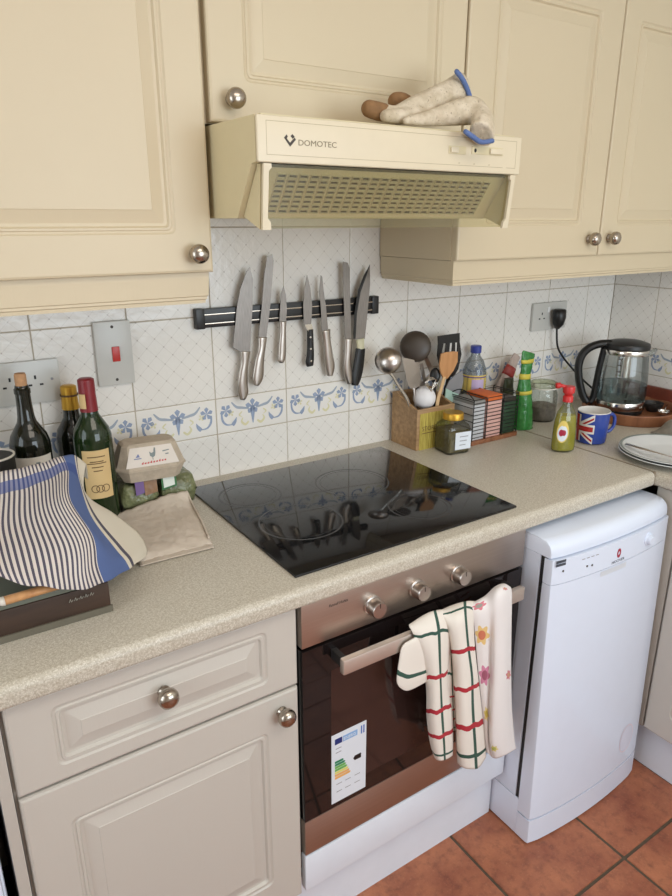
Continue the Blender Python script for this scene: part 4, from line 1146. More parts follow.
# black spoon with steel whisk wire
f_ = Vector((.990, -.098, BZ)); c = Z(404, 372, -.094)
t = utensil('black_spoon', 'small black plastic spoon between the ball and the wooden spatula', f_)
bowl('spoon_bowl', c, toC(c), .0150, .008, 'black_plastic', t, .022); rod('handle', [c+Vector((0, .003, -.012)), Z(402, 480, -.094), f_], .0035, 'black_plastic', t)
f_ = Vector((.965, -.100, BZ))
t = utensil('wire_whisk', 'small wire whisk loop behind the white ball', f_)
for k in range(3):
    rod('whisk_wire', [Z(372, 470, -.104), Z(352-k*8, 420, -.106), Z(380+k*14, 385+k*6, -.104), Z(420-k*10, 420, -.101), Z(380, 470, -.103)], .0013, 'bright_steel', t, seg=6)
rod('handle', [Z(376, 468, -.1035), f_], .0035, 'bright_steel', t)
# white ball on a stick
plain('white_plastic', (236, 234, 236), .45, var=.01)
c = Z(332, 522, -.083); f_ = Vector((c.x, -.083, BZ))
t = utensil('white_ball_scoop', 'round white plastic ball head at the front of the wooden box', f_)
bm = bmesh.new(); r_ = .0325
lathe(bm, [(0, -r_)]+[(r_*math.cos(math.radians(a)), r_*math.sin(math.radians(a))) for a in range(-84, 90, 12)]+[(0, r_)], c, 28); obj('ball_head', bm, 'white_plastic', t, smooth='all')
rod('handle', [c+Vector((0, 0, -.025)), f_], .005, 'white_plastic', t)
# wooden spatula
f_ = Vector((.992, -.112, BZ))
t = utensil('wooden_spatula', 'wooden spatula with flat head, front right of the wooden box', f_)
plate('spatula_head', [(440, 226), (472, 216), (520, 210), (550, 212), (548, 280), (520, 340), (480, 392), (455, 394), (436, 350), (428, 300)], -.110, -.0045, 'spatula_wood', t)
rod('handle', [Z(466, 380, -.112), Z(448, 450, -.112), Z(418, 575, -.112), f_], .0062, 'pale_wood', t, flat=.004)
# black slotted turner
f_ = Vector((1.015, -.060, BZ))
t = utensil('black_turner', 'black slotted nylon turner at the back right of the wooden box', f_)
bm = bmesh.new()
def zq(pts, y=-.058, th=.003): extr(bm, [tuple(Z(a, b, y)) for a, b in pts], (0, th, 0))
zq([(424, 108), (570, 88), (570, 150), (426, 160)]); zq([(426, 160), (462, 157), (448, 225), (420, 240)]); zq([(478, 155), (505, 153), (498, 222), (470, 225)]); zq([(522, 152), (540, 151), (540, 220), (516, 222)]); zq([(556, 150), (570, 149), (582, 230), (552, 224)])
zq([(420, 240), (470, 222), (552, 220), (582, 230), (560, 330), (530, 380), (480, 390), (440, 330)])
obj('turner_blade', bm, 'black_matte', t); rod('handle', [Z(500, 370, -.057), Z(474, 470, -.058), Z(455, 570, -.06), f_], .007, 'black_matte', t, flat=.004)
# rounded scraper, grey above and pale green below
plain('scraper_grey', (140, 140, 142), .4, var=.05); plain('scraper_green', (172, 200, 186), .4, var=.03)
f_ = Vector((1.022, -.090, BZ))
t = utensil('dough_scraper', 'rounded grey and pale green plastic scraper at the right of the wooden box', f_)
plate('scraper_blade', [(588, 340), (594, 400), (586, 450), (564, 500), (520, 480), (478, 460), (500, 410), (540, 370)], -.090, .003, 'scraper_grey', t)
plate('scraper_tip', [(564, 500), (545, 530), (505, 562), (476, 570), (472, 520), (478, 460), (520, 480)], -.090, .003, 'scraper_green', t)
rod('handle', [Z(490, 552, -.0885), f_], .005, 'scraper_green', t, flat=.003)

# ------------------------------------------------------------------ herb jar
jc = P(455, 447, 'z', WT); jx, jy = .990, -.1775
jr = thing('herb_jar', (jx, jy, WT), 'small square glass jar with gold lid and white label, in front of the wooden box', 'jar')
JA = math.radians(-8)
def sq_ring(bm, h, c, z, cx, cy, rot, k=3):
    return [bm.verts.new((cx+a*math.cos(rot)-b*math.sin(rot), cy+a*math.sin(rot)+b*math.cos(rot), z)) for a, b in rring(-h, h, -h, h, c, k)]
def sq_lathe(prof, cx, cy, rot):
    bm = bmesh.new(); rg = [sq_ring(bm, h, c, z, cx, cy, rot) for h, c, z in prof]; n = len(rg[0])
    for A, B in zip(rg, rg[1:]):
        for i in range(n): bm.faces.new((A[i], A[(i+1) % n], B[(i+1) % n], B[i]))
    bm.faces.new(rg[0][::-1]); bm.faces.new(rg[-1]); return bm
obj('glass_body', sq_lathe([(.034, .008, WT+.0006), (.037, .010, WT+.004), (.0375, .010, WT+.070), (.036, .014, WT+.080), (.029, .026, WT+.090), (.0265, .0263, WT+.094), (.0265, .0263, WT+.104)], jx, jy, JA), 'clear_glass', jr, smooth=True)
plain('herbs', (120, 106, 68), .95, var=.35, vscale=140, bump=.8, bscale=220, bdist=.003)
obj('herbs', sq_lathe([(.032, .008, WT+.004), (.0355, .009, WT+.007), (.0355, .009, WT+.062), (.034, .009, WT+.066)], jx, jy, JA), 'herbs', jr, kind='stuff')
bm = bmesh.new(); lathe(bm, [(.0272, .094), (.029, .095), (.029, .110), (.027, .113), (0, .1132)], (jx, jy, WT), 28); obj('lid', bm, 'gold_foil', jr, smooth=True)
def jface(u, z, off): # point on the jar's front face
    a = u; b = -.0375-off; return Vector((jx+a*math.cos(JA)-b*math.sin(JA), jy+a*math.sin(JA)+b*math.cos(JA), z))
bm = bmesh.new(); extr(bm, [jface(-.016, WT+.014, .0003), jface(.036, WT+.014, .0003), jface(.036, WT+.064, .0003), jface(-.016, WT+.064, .0003)], (0, -.0005, 0)); jl = obj('paper_label', bm, 'sticker', jr)
for i in range(3):
    z_ = WT+.050-i*.012
    bm = bmesh.new(); extr(bm, [jface(-.002, z_, .001), jface(.026-i*.004, z_, .001), jface(.026-i*.004, z_+.0022, .001), jface(-.002, z_+.0022, .001)], (0, -.0002, 0)); obj('handwriting', bm, 'grey_print', jl)

# ------------------------------------------------------------------ wire rack with packets
RX0, RX1, RY0, RY1 = 1.062, 1.250, -.183, -.075
rk_ = thing('wire_rack', ((RX0+RX1)/2, -.13, WT), 'black wire rack on a wooden base holding small cartons', 'rack')
box('base_board', RX0, RX1, RY0, RY1, WT+.0005, WT+.013, 'tray_wood', rk_, .001)
def wire(pts, r=.0014): 
    bm = bmesh.new(); tube(bm, pts, r, 6); return obj('wire', bm, 'black_matte', rk_, smooth='all')
ZW = WT+.135
for xx in (RX0+.003, 1.118, 1.186, RX1-.003):
    wire([(xx, RY0+.003, WT+.012), (xx, RY0+.003, ZW)]); wire([(xx, RY1-.003, WT+.012), (xx, RY1-.003, ZW)]); wire([(xx, RY0+.003, ZW), (xx, RY1-.003, ZW)])
for k in range(11):
    z_ = WT+.022+k*.0113; wire([(RX0+.003, RY0+.003, z_), (RX1-.003, RY0+.003, z_)], .0011)
for k in range(6):
    z_ = WT+.030+k*.02; wire([(RX0+.003, RY1-.003, z_), (RX1-.003, RY1-.003, z_)], .0011)
    wire([(RX0+.003, RY0+.003, z_), (RX0+.003, RY1-.003, z_)], .0011); wire([(RX1-.003, RY0+.003, z_), (RX1-.003, RY1-.003, z_)], .0011)
arc = [(RX0+.003, RY0+.003+(RY1-RY0-.006)*i/10, ZW+.022*math.sin(math.pi*i/10)) for i in range(11)]; wire(arc, .0016)
plain('carton_white', (206, 206, 208), .7, var=.05); plain('carton_grey', (150, 148, 144), .7, var=.06); plain('carton_pink', (226, 178, 166), .7, var=.05); plain('carton_orange', (226, 112, 52), .6, var=.06); plain('carton_dgreen', (44, 74, 48), .6, var=.2)
plain('carton_brown', (110, 70, 58), .7, var=.1); plain('foil_dark', (80, 74, 66), .35, metal=.5, var=.2)
def carton(x0, x1, y0, y1, z0, z1, mt, cap, label, capz=.012):
    t = thing('food_carton', ((x0+x1)/2, (y0+y1)/2, z0), label, 'carton', 'cartons in the wire rack')
    box('carton_body', x0, x1, y0, y1, z0, z1, mt, t, .0012); box('carton_top', x0, x1, y0, y1, z1+.0002, z1+capz, cap, t, .0012)
WB = WT+.0136
carton(1.069, 1.114, -.176, -.090, WB, WT+.072, 'carton_white', 'carton_white', 'white carton low in the left bay of the wire rack')
carton(1.069, 1.114, -.176, -.090, WT+.0845, WT+.118, 'carton_white', 'carton_grey', 'grey-topped white carton upper in the left bay of the wire rack')
carton(1.122, 1.182, -.176, -.090, WB, WT+.066, 'carton_pink', 'carton_pink', 'pale pink carton low in the middle bay of the wire rack')
carton(1.122, 1.182, -.176, -.090, WT+.0785, WT+.122, 'carton_pink', 'carton_orange', 'pink carton with orange top in the middle bay of the wire rack', .016)
carton(1.191, 1.243, -.176, -.090, WB, WT+.110, 'carton_dgreen', 'foil_dark', 'dark green carton in the right bay of the wire rack')

# ------------------------------------------------------------------ clear bottle with blue cap
ox = P(476, 350, 'y', -.0385).x
ob = thing('oil_bottle', (ox, -.0385, WT), 'clear plastic bottle with blue cap and yellow label behind the wire rack', 'bottle')
bm = bmesh.new(); lathe(bm, [(0, .001), (.033, .001), (.037, .006), (.037, .165), (.035, .185), (.026, .212), (.015, .226), (.0135, .234), (.0135, .246)], (ox, -.0385, WT), 28); obj('bottle_body', bm, 'clear_plastic', ob, smooth=True)
bm = bmesh.new(); lathe(bm, [(0, .004), (.032, .004), (.0355, .008), (.0355, .130), (0, .130)], (ox, -.0385, WT), 24); obj('cooking_oil', bm, plain('oil', (206, 196, 150), .2, var=.05), ob, smooth=True)
bm = bmesh.new(); lathe(bm, [(.0155, .236), (.0165, .237), (.0165, .256), (.0150, .258), (0, .2582)], (ox, -.0385, WT), 24); obj('cap', bm, plain('cap_blue', (52, 66, 150), .4), ob, smooth=True)
va = math.atan2(CAM.y+.0385, CAM.x-ox)
plain('label_yellow', (232, 206, 110), .5, var=.05); plain('label_lilac', (200, 180, 214), .5)
lb_ = curved_patch('label', ox, -.0385, .0376, va, -70, 70, .118, .172, 'label_yellow', ob)
curved_patch('label_panel', ox, -.0385, .0379, va, -10, 50, .128, .160, 'label_lilac', lb_); curved_patch('label_band', ox, -.0385, .0379, va, -70, 70, .164, .168, 'pack_purple', lb_)

# ------------------------------------------------------------------ leaning bag of crisps and green bag
def pouch(name, label, cat, secs, mat, bands=(), group=None):
    """secs: (px, py, y, half-width px, half-depth m) bottom to top"""
    pp = catmull(secs, 5); path = []; rad = []; fl = []
    for a, b, y, w_, d_ in pp:
        v = P(a, b, 'y', y); path.append(v); rad.append(w_/PX(v)); fl.append(d_)
    bm = bmesh.new(); tube(bm, path, rad, 18, flat=fl, ref=(0, 1, 0))
    rr = random.Random(5)
    for v in bm.verts:
        v.co += Vector((rr.uniform(-1, 1), rr.uniform(-1, 1), 0))*.0012
    base = path[0]
    for v in bm.verts: v.co.z = max(v.co.z, WT+.0008)
    t = thing(name, (base.x, base.y, WT), label, cat, group); obj('bag', bm, mat, t, smooth='all')
    for (i0, i1, mt, nm) in bands:
        k0, k1 = int(i0*(len(path)-1)), int(i1*(len(path)-1))
        bm = bmesh.new(); tube(bm, path[k0:k1+1], [r*1.05+.0006 for r in rad[k0:k1+1]], 18, flat=[f*1.05+.0006 for f in fl[k0:k1+1]], ref=(0, 1, 0)); obj(nm, bm, mt, t, smooth='all')
    return t
plain('green_foil', (60, 138, 66), .18, var=.25, vscale=60, bump=.6, bscale=70, bdist=.004); plain('band_yellow', (222, 206, 80), .4, var=.15)
pouch('green_food_bag', 'tall bright green plastic bag with yellow bands, right of the wire rack', 'bag',
      [(522, 432, -.135, 11, .028), (522, 424, -.135, 11.5, .030), (523, 408, -.133, 10, .026), (524, 390, -.132, 8.4, .019), (525, 376, -.132, 6.6, .012), (527, 365, -.132, 7.5, .010), (528, 356, -.132, 9.6, .006), (529, 352, -.132, 9.0, .004)], 'green_foil',
      ((.40, .43, 'band_yellow', 'printed_band'), (.57, .62, 'band_yellow', 'printed_band'), (.77, .80, 'band_yellow', 'printed_band')))
plain('crisp_bag', (196, 176, 166), .35, var=.2, vscale=40, bump=.5, bscale=60, bdist=.003); plain('bag_red', (168, 62, 56), .4, var=.2)
pouch('rolled_bag', 'pale rolled-up bag with red print leaning behind the wire rack', 'bag',
      [(496, 420, -.030, 8, .014), (498, 402, -.030, 8.5, .014), (503, 386, -.030, 8.5, .013), (510, 370, -.029, 7, .010), (517, 355, -.028, 5.2, .005)], 'crisp_bag', ((.66, .80, 'bag_red', 'printed_band'),))
plain('crisp_dark', (70, 76, 52), .35, var=.35, vscale=60, bump=.5, bscale=60, bdist=.003)
pouch('rolled_bag', 'dark patterned bag standing upright behind the right bay of the wire rack', 'bag',
      [(508, 424, -.060, 7, .011), (508, 404, -.060, 7.5, .011), (508, 388, -.060, 7, .010), (509, 378, -.060, 6, .007)], 'crisp_dark')

# ------------------------------------------------------------------ clear storage jar
sx_, sy_ = 1.452, -.100
sj = thing('storage_jar', (sx_, sy_, WT), 'clear glass storage jar with glass lid at the back, below the socket', 'jar')
bm = bmesh.new(); lathe(bm, [(0, .001), (.042, .001), (.046, .006), (.047, .020), (.047, .085), (.043, .098), (.040, .104), (.040, .112)], (sx_, sy_, WT), 30); obj('glass_body', bm, 'clear_glass', sj, smooth=True)
bm = bmesh.new(); lathe(bm, [(.0405, .110), (.047, .111), (.048, .116), (.047, .122), (.036, .128), (.014, .131), (0, .1315)], (sx_, sy_, WT), 30); obj('lid', bm, 'bottle_clear', sj, smooth=True)
bm = bmesh.new(); lathe(bm, [(.0475, .1075), (.0478, .1095), (.0475, .1115)], (sx_, sy_, WT), 30); obj('seal', bm, 'label_white', sj)
bm = bmesh.new(); lathe(bm, [(0, .004), (.040, .004), (.0435, .010), (.0435, .048), (.030, .054), (0, .056)], (sx_, sy_, WT), 24); obj('contents', bm, plain('jar_contents', (150, 138, 130), .8, var=.3, vscale=60), sj, smooth=True)

# ------------------------------------------------------------------ washing-up liquid
dx_, dy_ = 1.250, -.352
de = thing('detergent_bottle', (dx_, dy_, WT), 'small washing-up liquid bottle with red cap and yellow-green liquid', 'bottle')
DA = math.radians(-28); rotD = Matrix.Rotation(DA, 3, 'Z')
bm = bmesh.new(); pr = [(0, .001), (.0280, .001), (.0325, .005), (.0335, .014), (.0330, .050), (.0315, .085), (.0265, .112), (.0160, .130), (.0120, .138), (.0115, .148)]
lathe(bm, pr, (dx_, dy_, WT), 28, sy=.66, rot=rotD); obj('bottle_body', bm, 'bottle_clear', de, smooth=True)
thin_glass('liquid_film', (222, 206, 80), .05, haze=.66, hazecol=(216, 202, 62))
bm = bmesh.new(); lathe(bm, [(0, .004), (.0305, .006), (.0320, .014), (.0316, .050), (.0300, .085), (.0265, .106), (0, .106)], (dx_, dy_, WT), 28, sy=.64, rot=rotD); obj('washing_liquid', bm, 'liquid_film', de, smooth=True)
plain('cap_red', (206, 48, 48), .35, var=.04)
bm = bmesh.new(); lathe(bm, [(.0125, .143), (.0140, .144), (.0140, .158), (.0120, .161), (.0095, .162), (.0125, .166), (.0160, .170), (.0165, .182), (.0150, .187), (0, .188)], (dx_, dy_, WT), 24); cp_ = obj('cap', bm, 'cap_red', de, smooth=True)
rod('cap_flip', [Vector((dx_-.008, dy_+.004, WT+.184)), Vector((dx_-.020, dy_+.012, WT+.189)), Vector((dx_-.032, dy_+.020, WT+.188))], [.0050]*6+[.0085]*4+[.0070], 'cap_red', cp_)
def dpatch(name, a0, a1, z0, z1, k, mat, parent, rr=.0338, ell=True):
    bm = bmesh.new(); n = 22; vs = []
    am, zm = (a0+a1)/2, (z0+z1)/2
    for i in range(n):
        t_ = 2*math.pi*i/n; ang = math.radians(am+(a1-a0)/2*math.cos(t_)); z_ = zm+(z1-z0)/2*math.sin(t_)
        r2 = rr+(k)*.0004
        if z_ > .05: r2 -= (z_-.05)*.075
        v = rotD @ Vector((r2*math.cos(ang), r2*.66*math.sin(ang), 0)); vs.append(bm.verts.new((dx_+v.x, dy_+v.y, WT+z_)))
    cen = bm.verts.new(sum((v.co for v in vs), Vector())/n+Vector((-.0016, -.0024, 0)))
    for i in range(n): bm.faces.new((cen, vs[i], vs[(i+1) % n]))
    return obj(name, bm, mat, parent, smooth='all', recalc=False)
lv = dpatch('label', 214, 276, .030, .094, 1, 'label_yellow', de); dpatch('label_panel', 220, 270, .034, .080, 2.2, 'sticker', lv); dpatch('label_emblem', 228, 262, .048, .070, 3.4, 'red_print', lv)

# ------------------------------------------------------------------ flag mug
mx, my = 1.389, -.342
mg = thing('flag_mug', (mx, my, WT), 'blue enamel mug with red and white crossed flag pattern', 'mug')
plain('mug_blue', (52, 74, 156), .22, var=.04); plain('mug_white', (232, 228, 222), .25, var=.02); plain('mug_red', (178, 44, 44), .25)
mr = lambda z: .0415+(.0460-.0415)*(z/.094)
bm = bmesh.new(); lathe(bm, [(0, .001), (.036, .001), (.0405, .004), (.0416, .010), (.0460, .094)], (mx, my, WT), 36); obj('mug_body', bm, 'mug_blue', mg, smooth=True)
bm = bmesh.new(); lathe(bm, [(.0460, .0935), (.0464, .0950), (.0455, .0962), (.0440, .0950), (.0400, .012), (0, .010)], (mx, my, WT), 36); obj('lining', bm, 'mug_white', mg, smooth=True)
bm = bmesh.new(); hdir = Vector((R.x, R.y, 0)).normalized(); ang = math.radians(12); hdir = Matrix.Rotation(ang, 3, 'Z') @ hdir
hp_ = [(.043, .078), (.060, .080), (.070, .066), (.069, .044), (.058, .030), (.042, .026)]
tube(bm, catmull([tuple(Vector((mx, my, WT+z))+hdir*r) for r, z in hp_], 5), .0052, 10); obj('handle', bm, 'mug_blue', mg, smooth='all')
va = math.atan2(CAM.y-my, CAM.x-mx)
def flag(name, poly, mat, lift):
    """poly: (s, z) outline on the mug wall, s metres to the right of the flag centre"""
    bm = bmesh.new(); vs = []
    for s_, z_ in poly:
        a_ = va-math.radians(62)+s_/.044; r_ = mr(z_)+lift; vs.append(bm.verts.new((mx+r_*math.cos(a_), my+r_*math.sin(a_), WT+z_)))
    n = len(vs)//2
    for i in range(n-1): bm.faces.new((vs[i], vs[i+1], vs[2*n-2-i], vs[2*n-1-i]))
    return obj(name, bm, mat, mg, recalc=False)
def strip(a, b, hw, n=9): # band from a to b (s, z) with vertical half width hw
    top = [(a[0]+(b[0]-a[0])*i/n, a[1]+(b[1]-a[1])*i/n+hw) for i in range(n+1)]; bot = [(s_, z_-2*hw) for s_, z_ in top]
    return top+bot[::-1]
for sg in (-1, 1):
    flag('flag_diagonal', strip((0, .048), (sg*.052, .084), .0095), 'mug_white', .0005); flag('flag_diagonal', strip((0, .048), (sg*.052, .012), .0095), 'mug_white', .0005)
    flag('flag_diagonal_red', strip((0, .046), (sg*.050, .081), .0032), 'mug_red', .0008); flag('flag_diagonal_red', strip((0, .048), (sg*.050, .013), .0032), 'mug_red', .0008)
flag('flag_cross', strip((-.054, .048), (.054, .048), .0135, 16), 'mug_white', .0011); flag('flag_cross', strip((-.013, .048), (.013, .048), .0400, 6), 'mug_white', .0011)
flag('flag_cross_red', strip((-.050, .048), (.050, .048), .0075, 16), 'mug_red', .0015); flag('flag_cross_red', strip((-.008, .048), (.008, .048), .0400, 6), 'mug_red', .0015)

# ------------------------------------------------------------------ round wooden tray, kettle, what lies on the tray
tx, ty = 1.737, -.232
tr = thing('wooden_tray', (tx, ty, WT), 'round brown wooden tray with raised rim under the kettle', 'tray')
bm = bmesh.new(); lathe(bm, [(0, .0005), (.146, .0005), (.150, .006), (.153, .034), (.1515, .0365), (.1460, .0365), (.1440, .034), (.1420, .0085), (0, .008)], (tx, ty, WT), 56); obj('tray_body', bm, 'tray_wood', tr, smooth=True)
kx, ky = 1.722, -.200; KZ = WT+.0085
ke = thing('glass_kettle', (kx, ky, KZ), 'cordless glass kettle with black lid, handle and steel base', 'kettle')
bm = bmesh.new(); lathe(bm, [(0, .0005), (.070, .0005), (.074, .004), (.074, .012), (.070, .015), (0, .015)], (kx, ky, KZ), 36); obj('power_base', bm, 'black_plastic', ke, smooth=True)
bm = bmesh.new(); lathe(bm, [(0, .0155), (.074, .0155), (.0775, .018), (.0785, .040), (.0770, .044), (.0740, .0445), (0, .0445)], (kx, ky, KZ), 36); obj('steel_base', bm, 'bright_steel', ke, smooth=True)
bm = bmesh.new(); lathe(bm, [(.0765, .0445), (.0785, .060), (.0775, .110), (.0735, .160), (.0690, .196), (.0685, .206)], (kx, ky, KZ), 40); gb = obj('glass_body', bm, 'kettle_glass', ke, smooth='all')
bm = bmesh.new(); lathe(bm, [(0, .046), (.0745, .046), (.0768, .060), (.0762, .098), (0, .098)], (kx, ky, KZ), 36); obj('water', bm, 'water', ke, smooth=True)
bm = bmesh.new(); lathe(bm, [(.0700, .197), (.0710, .199), (.0710, .211), (.0700, .213), (.0660, .213), (.0660, .197)], (kx, ky, KZ), 36); obj('steel_collar', bm, 'bright_steel', ke, smooth=True)
bm = bmesh.new(); lathe(bm, [(.0690, .213), (.0715, .216), (.0720, .224), (.0690, .231), (.0480, .238), (.0200, .2415), (0, .242)], (kx, ky, KZ), 36); bmesh.ops.holes_fill(bm, edges=[e for e in bm.edges if e.is_boundary]); obj('lid', bm, 'black_plastic', ke, smooth=True)
hd_ = Vector((-R.x, -R.y, 0)).normalized(); hd_ = Matrix.Rotation(math.radians(-6), 3, 'Z') @ hd_
K = lambda r, z: Vector((kx, ky, KZ+z))+hd_*r
bm = bmesh.new()
hpts = [(.050, .228), (.085, .226), (.116, .214), (.138, .190), (.146, .155), (.142, .118), (.132, .080), (.120, .050), (.106, .030)]
tube(bm, catmull([tuple(K(r, z)) for r, z in hpts], 5), [.0155]*41, 12, flat=[.0130]*41); obj('handle', bm, 'black_plastic', ke, smooth='all')
bm = bmesh.new(); tube(bm, catmull([tuple(K(r, z)) for r, z in ((.071, .214), (.079, .150), (.084, .090), (.088, .045), (.098, .030))], 6), [.0110]*25, 12, flat=[.0075]*25); obj('handle_spine', bm, 'black_plastic', ke, smooth='all')
bm = bmesh.new(); tube(bm, [K(-.072, .196), K(-.086, .204), K(-.094, .213)], [.020, .014, .008], 12, flat=[.010, .008, .004]); obj('spout', bm, 'kettle_glass', ke, smooth='all')
bm = bmesh.new(); lathe(bm, [(.024, .120), (.024, .200), (.022, .202), (0, .202)], (kx, ky, KZ), 24); bmesh.ops.holes_fill(bm, edges=[e for e in bm.edges if e.is_boundary]); obj('tea_infuser', bm, 'bright_steel', ke, smooth=True)
bm = bmesh.new(); tube(bm, [(kx+.002, ky-.02, KZ+.05), (kx+.002, ky-.02, KZ+.196)], .0035, 8); obj('level_tube', bm, 'bright_steel', ke, smooth='all')
for k in range(4):
    bm = bmesh.new(); p_ = K(.040, .185-.022*k)+Vector((-.045, -.050, 0)); a_ = math.atan2(p_.y-ky, p_.x-kx)
    rr = .0755+.001*k
    lathe(bm, [(rr, .1880-.020*k), (rr+.0005, .1900-.020*k)], (kx, ky, KZ), 3, a0=a_, a1=a_+.16); obj('level_mark', bm, 'dark_print', gb, recalc=False)
# small things on the tray
q = P(651, 411, 'z', WT+.010)
t = thing('dark_bowl', (q.x, q.y, WT+.0085), 'small dark bowl on the wooden tray right of the kettle', 'bowl')
bm = bmesh.new(); lathe(bm, [(0, .0005), (.016, .0005), (.030, .018), (.034, .030), (.032, .030), (.027, .019), (0, .005)], (1.818, -.262, WT+.0085), 28); obj('bowl_body', bm, 'rubber_dark', t, smooth=True)
t.location = (1.818, -.262, WT+.0085)
for ch in t.children: 
    ch.data.transform(Matrix.Translation((q.x-1.818, q.y+.262, 0)))
t = thing('tea_strainer', (1.792, -.318, WT+.0085), 'small round steel tea strainer on the wooden tray', 'strainer')
bowl('strainer_bowl', Vector((1.792, -.318, WT+.0105+.016)), (0, 0, -1), .020, .017, 'bright_steel', t)
bm = bmesh.new(); tube(bm, [(1.810, -.311, WT+.0262), (1.828, -.303, WT+.0300), (1.846, -.296, WT+.0335)], .0018, 8); obj('handle', bm, 'bright_steel', t, smooth='all')
box('wooden_board', XR-.022, XR-.006, -.60, -.10, WT+.0005, WT+.075, 'red_wood', None, .002, label='dark red-brown wooden board leaning against the right wall behind the tray', cat='board')

# ------------------------------------------------------------------ plates, fork, dish cloth
plain('plate_white', (224, 226, 226), .18, var=.02); plain('plate_rim', (128, 136, 130), .3, var=.1)
px_, py_ = 1.446, -.562
def dish(label, z, r, rim=None):
    t = thing('dinner_plate', (px_, py_, z), label, 'plate', 'stacked dinner plates')
    bm = bmesh.new(); lathe(bm, [(0, .0005), (r*.52, .0005), (r*.60, .003), (r*.97, .0175), (r, .0195), (r*.985, .0208), (r*.95, .0200), (r*.64, .0072), (r*.55, .0045), (0, .0040)], (px_, py_, z), 56); obj('plate_body', bm, 'plate_white', t, smooth=True)
    bm = bmesh.new(); lathe(bm, [(r*.94, .0202), (r*.965, .0210), (r*.985, .0214)], (px_, py_, z), 56); obj('rim_band', bm, 'plate_rim', t, smooth='all', recalc=False)
dish('lower of two white dinner plates with grey rim stacked at the right edge', WT+.0006, .140)
dish('upper of two white dinner plates with grey rim, a fork lying across it', WT+.0075, .138)
fk0, fk1 = P(626, 444, 'z', WT+.031), P(690, 462, 'z', WT+.026)
fk = thing('fork', (fk0.x, fk0.y, WT+.026), 'steel fork lying across the upper dinner plate', 'fork')
bm = bmesh.new(); d_ = fk1-fk0
tube(bm, [fk0+Vector((0, 0, .001)), fk0+d_*.25, fk0+d_*.55, fk1], [.0085, .0080, .0035, .0030], 10, flat=[.0016]*4); obj('handle', bm, 'steel', fk, smooth='all')
sd = d_.cross(Vector((0, 0, 1))).normalized()
for k in (-1.5, -.5, .5, 1.5):
    bm = bmesh.new(); tube(bm, [fk1-d_*.02+sd*k*.004, fk1+d_*.35+sd*k*.006, fk1+d_*.75+sd*k*.005], .0014, 6); obj('tine', bm, 'steel', fk, smooth='all')
q = P(632, 455, 'z', WT+.014)
bm = bmesh.new(); lathe(bm, [(0, 0), (.005, 0), (.0035, .002), (0, .0025)], (q.x, q.y, WT+.0128), 8, sx=1.6); obj('food_crumb', bm, plain('crumb', (60, 44, 34), .8), None, label='dark food crumb left on the upper plate', cat='crumb')
plain('dishcloth', (150, 142, 130), .95, var=.2, vscale=60, bump=.5, bscale=200, bdist=.002)
q = P(674, 436, 'z', WT)
ctrl = []
for i in range(5):
    row = []
    for j in range(5):
        u_, v_ = i/4-.5, j/4-.5
        row.append(Vector((q.x+.02+u_*.11, q.y+.01+v_*.09, WT+.003+.040*(1-4*u_*u_)*(1-4*v_*v_)+.008*math.sin(i*3+j*5)*(1-4*u_*u_)*(1-4*v_*v_))))
    ctrl.append(row)
bm = bmesh.new(); sheet(bm, ctrl, 5); o = obj('dish_cloth', bm, 'dishcloth', None, label='crumpled grey dish cloth at the right edge behind the plates', cat='cloth'); solid(o, .002, 1)

# ================================================================== TOWELS ON THE OVEN HANDLE
def uvmat(name, base, lines=(), spots=(), weave=700):
    """printed cloth: lines (axis, centre, half width, colour), spots (u, v, r, petals colour, heart colour)"""
    t = NT(name); uv = t.n('ShaderNodeUVMap').outputs[0]; sp = t.n('ShaderNodeSeparateXYZ'); t.l(uv, sp.inputs[0])
    col = lin(base)
    wob = t.math('MULTIPLY', t.math('SUBTRACT', t.noise(5, 1, uv), .5), .02)
    for ax, c_, hw, rgb in lines:
        col = t.mix(t.math('COMPARE', t.math('ADD', sp.outputs[0 if ax == 'u' else 1], wob), c_, hw), col, lin(rgb))
    for u_, v_, r_, petal, heart in spots:
        du = t.math('MULTIPLY', t.math('SUBTRACT', sp.outputs[0], u_), .26); dv = t.math('SUBTRACT', sp.outputs[1], v_)
        dist = t.math('SQRT', t.math('ADD', t.math('MULTIPLY', du, du), t.math('MULTIPLY', dv, dv)))
        an = t.math('ARCTAN2', dv, du); lobes = t.math('ADD', t.math('MULTIPLY', t.math('SINE', t.math('MULTIPLY', an, 6)), .18), .86)
        inside = t.math('LESS_THAN', dist, t.math('MULTIPLY', lobes, r_))
        col = t.mix(t.math('MULTIPLY', inside, .85), col, lin(petal)); col = t.mix(t.math('LESS_THAN', dist, r_*.48), col, lin(heart))
    t.set(col, .95); t.bump(t.noise(weave, 2, t.coord()), .35, .0008); MATS[name] = t.m
GR, RD = (52, 84, 72), (176, 44, 56)
uvmat('check_towel', (232, 224, 214), (('u', .62, .035, GR), ('v', .30, .010, GR), ('v', .52, .010, RD), ('v', .68, .010, RD), ('v', .80, .010, RD), ('v', .93, .010, GR)))
uvmat('check_towel_b', (234, 226, 216), (('u', .68, .04, GR), ('v', .20, .011, GR), ('v', .44, .010, RD), ('v', .62, .010, RD), ('v', .78, .010, RD), ('v', .91, .010, GR)))
uvmat('check_flap', (232, 224, 214), (('v', .62, .035, GR), ('v', .05, .02, RD)))
uvmat('flower_towel', (234, 228, 226), (), ((.20, .22, .046, (206, 92, 110), (150, 150, 140)), (.20, .40, .046, (226, 186, 96), (206, 120, 90)), (.20, .58, .044, (206, 110, 150), (160, 90, 110)), (.80, .24, .016, (206, 100, 120), (190, 160, 120)), (.22, .74, .030, (226, 206, 120), (200, 180, 80)), (.60, .90, .022, (222, 206, 100), (180, 190, 100)), (.9, .6, .018, (200, 90, 110), (200, 150, 120))))
Zt, St = (380, 560), 4.073
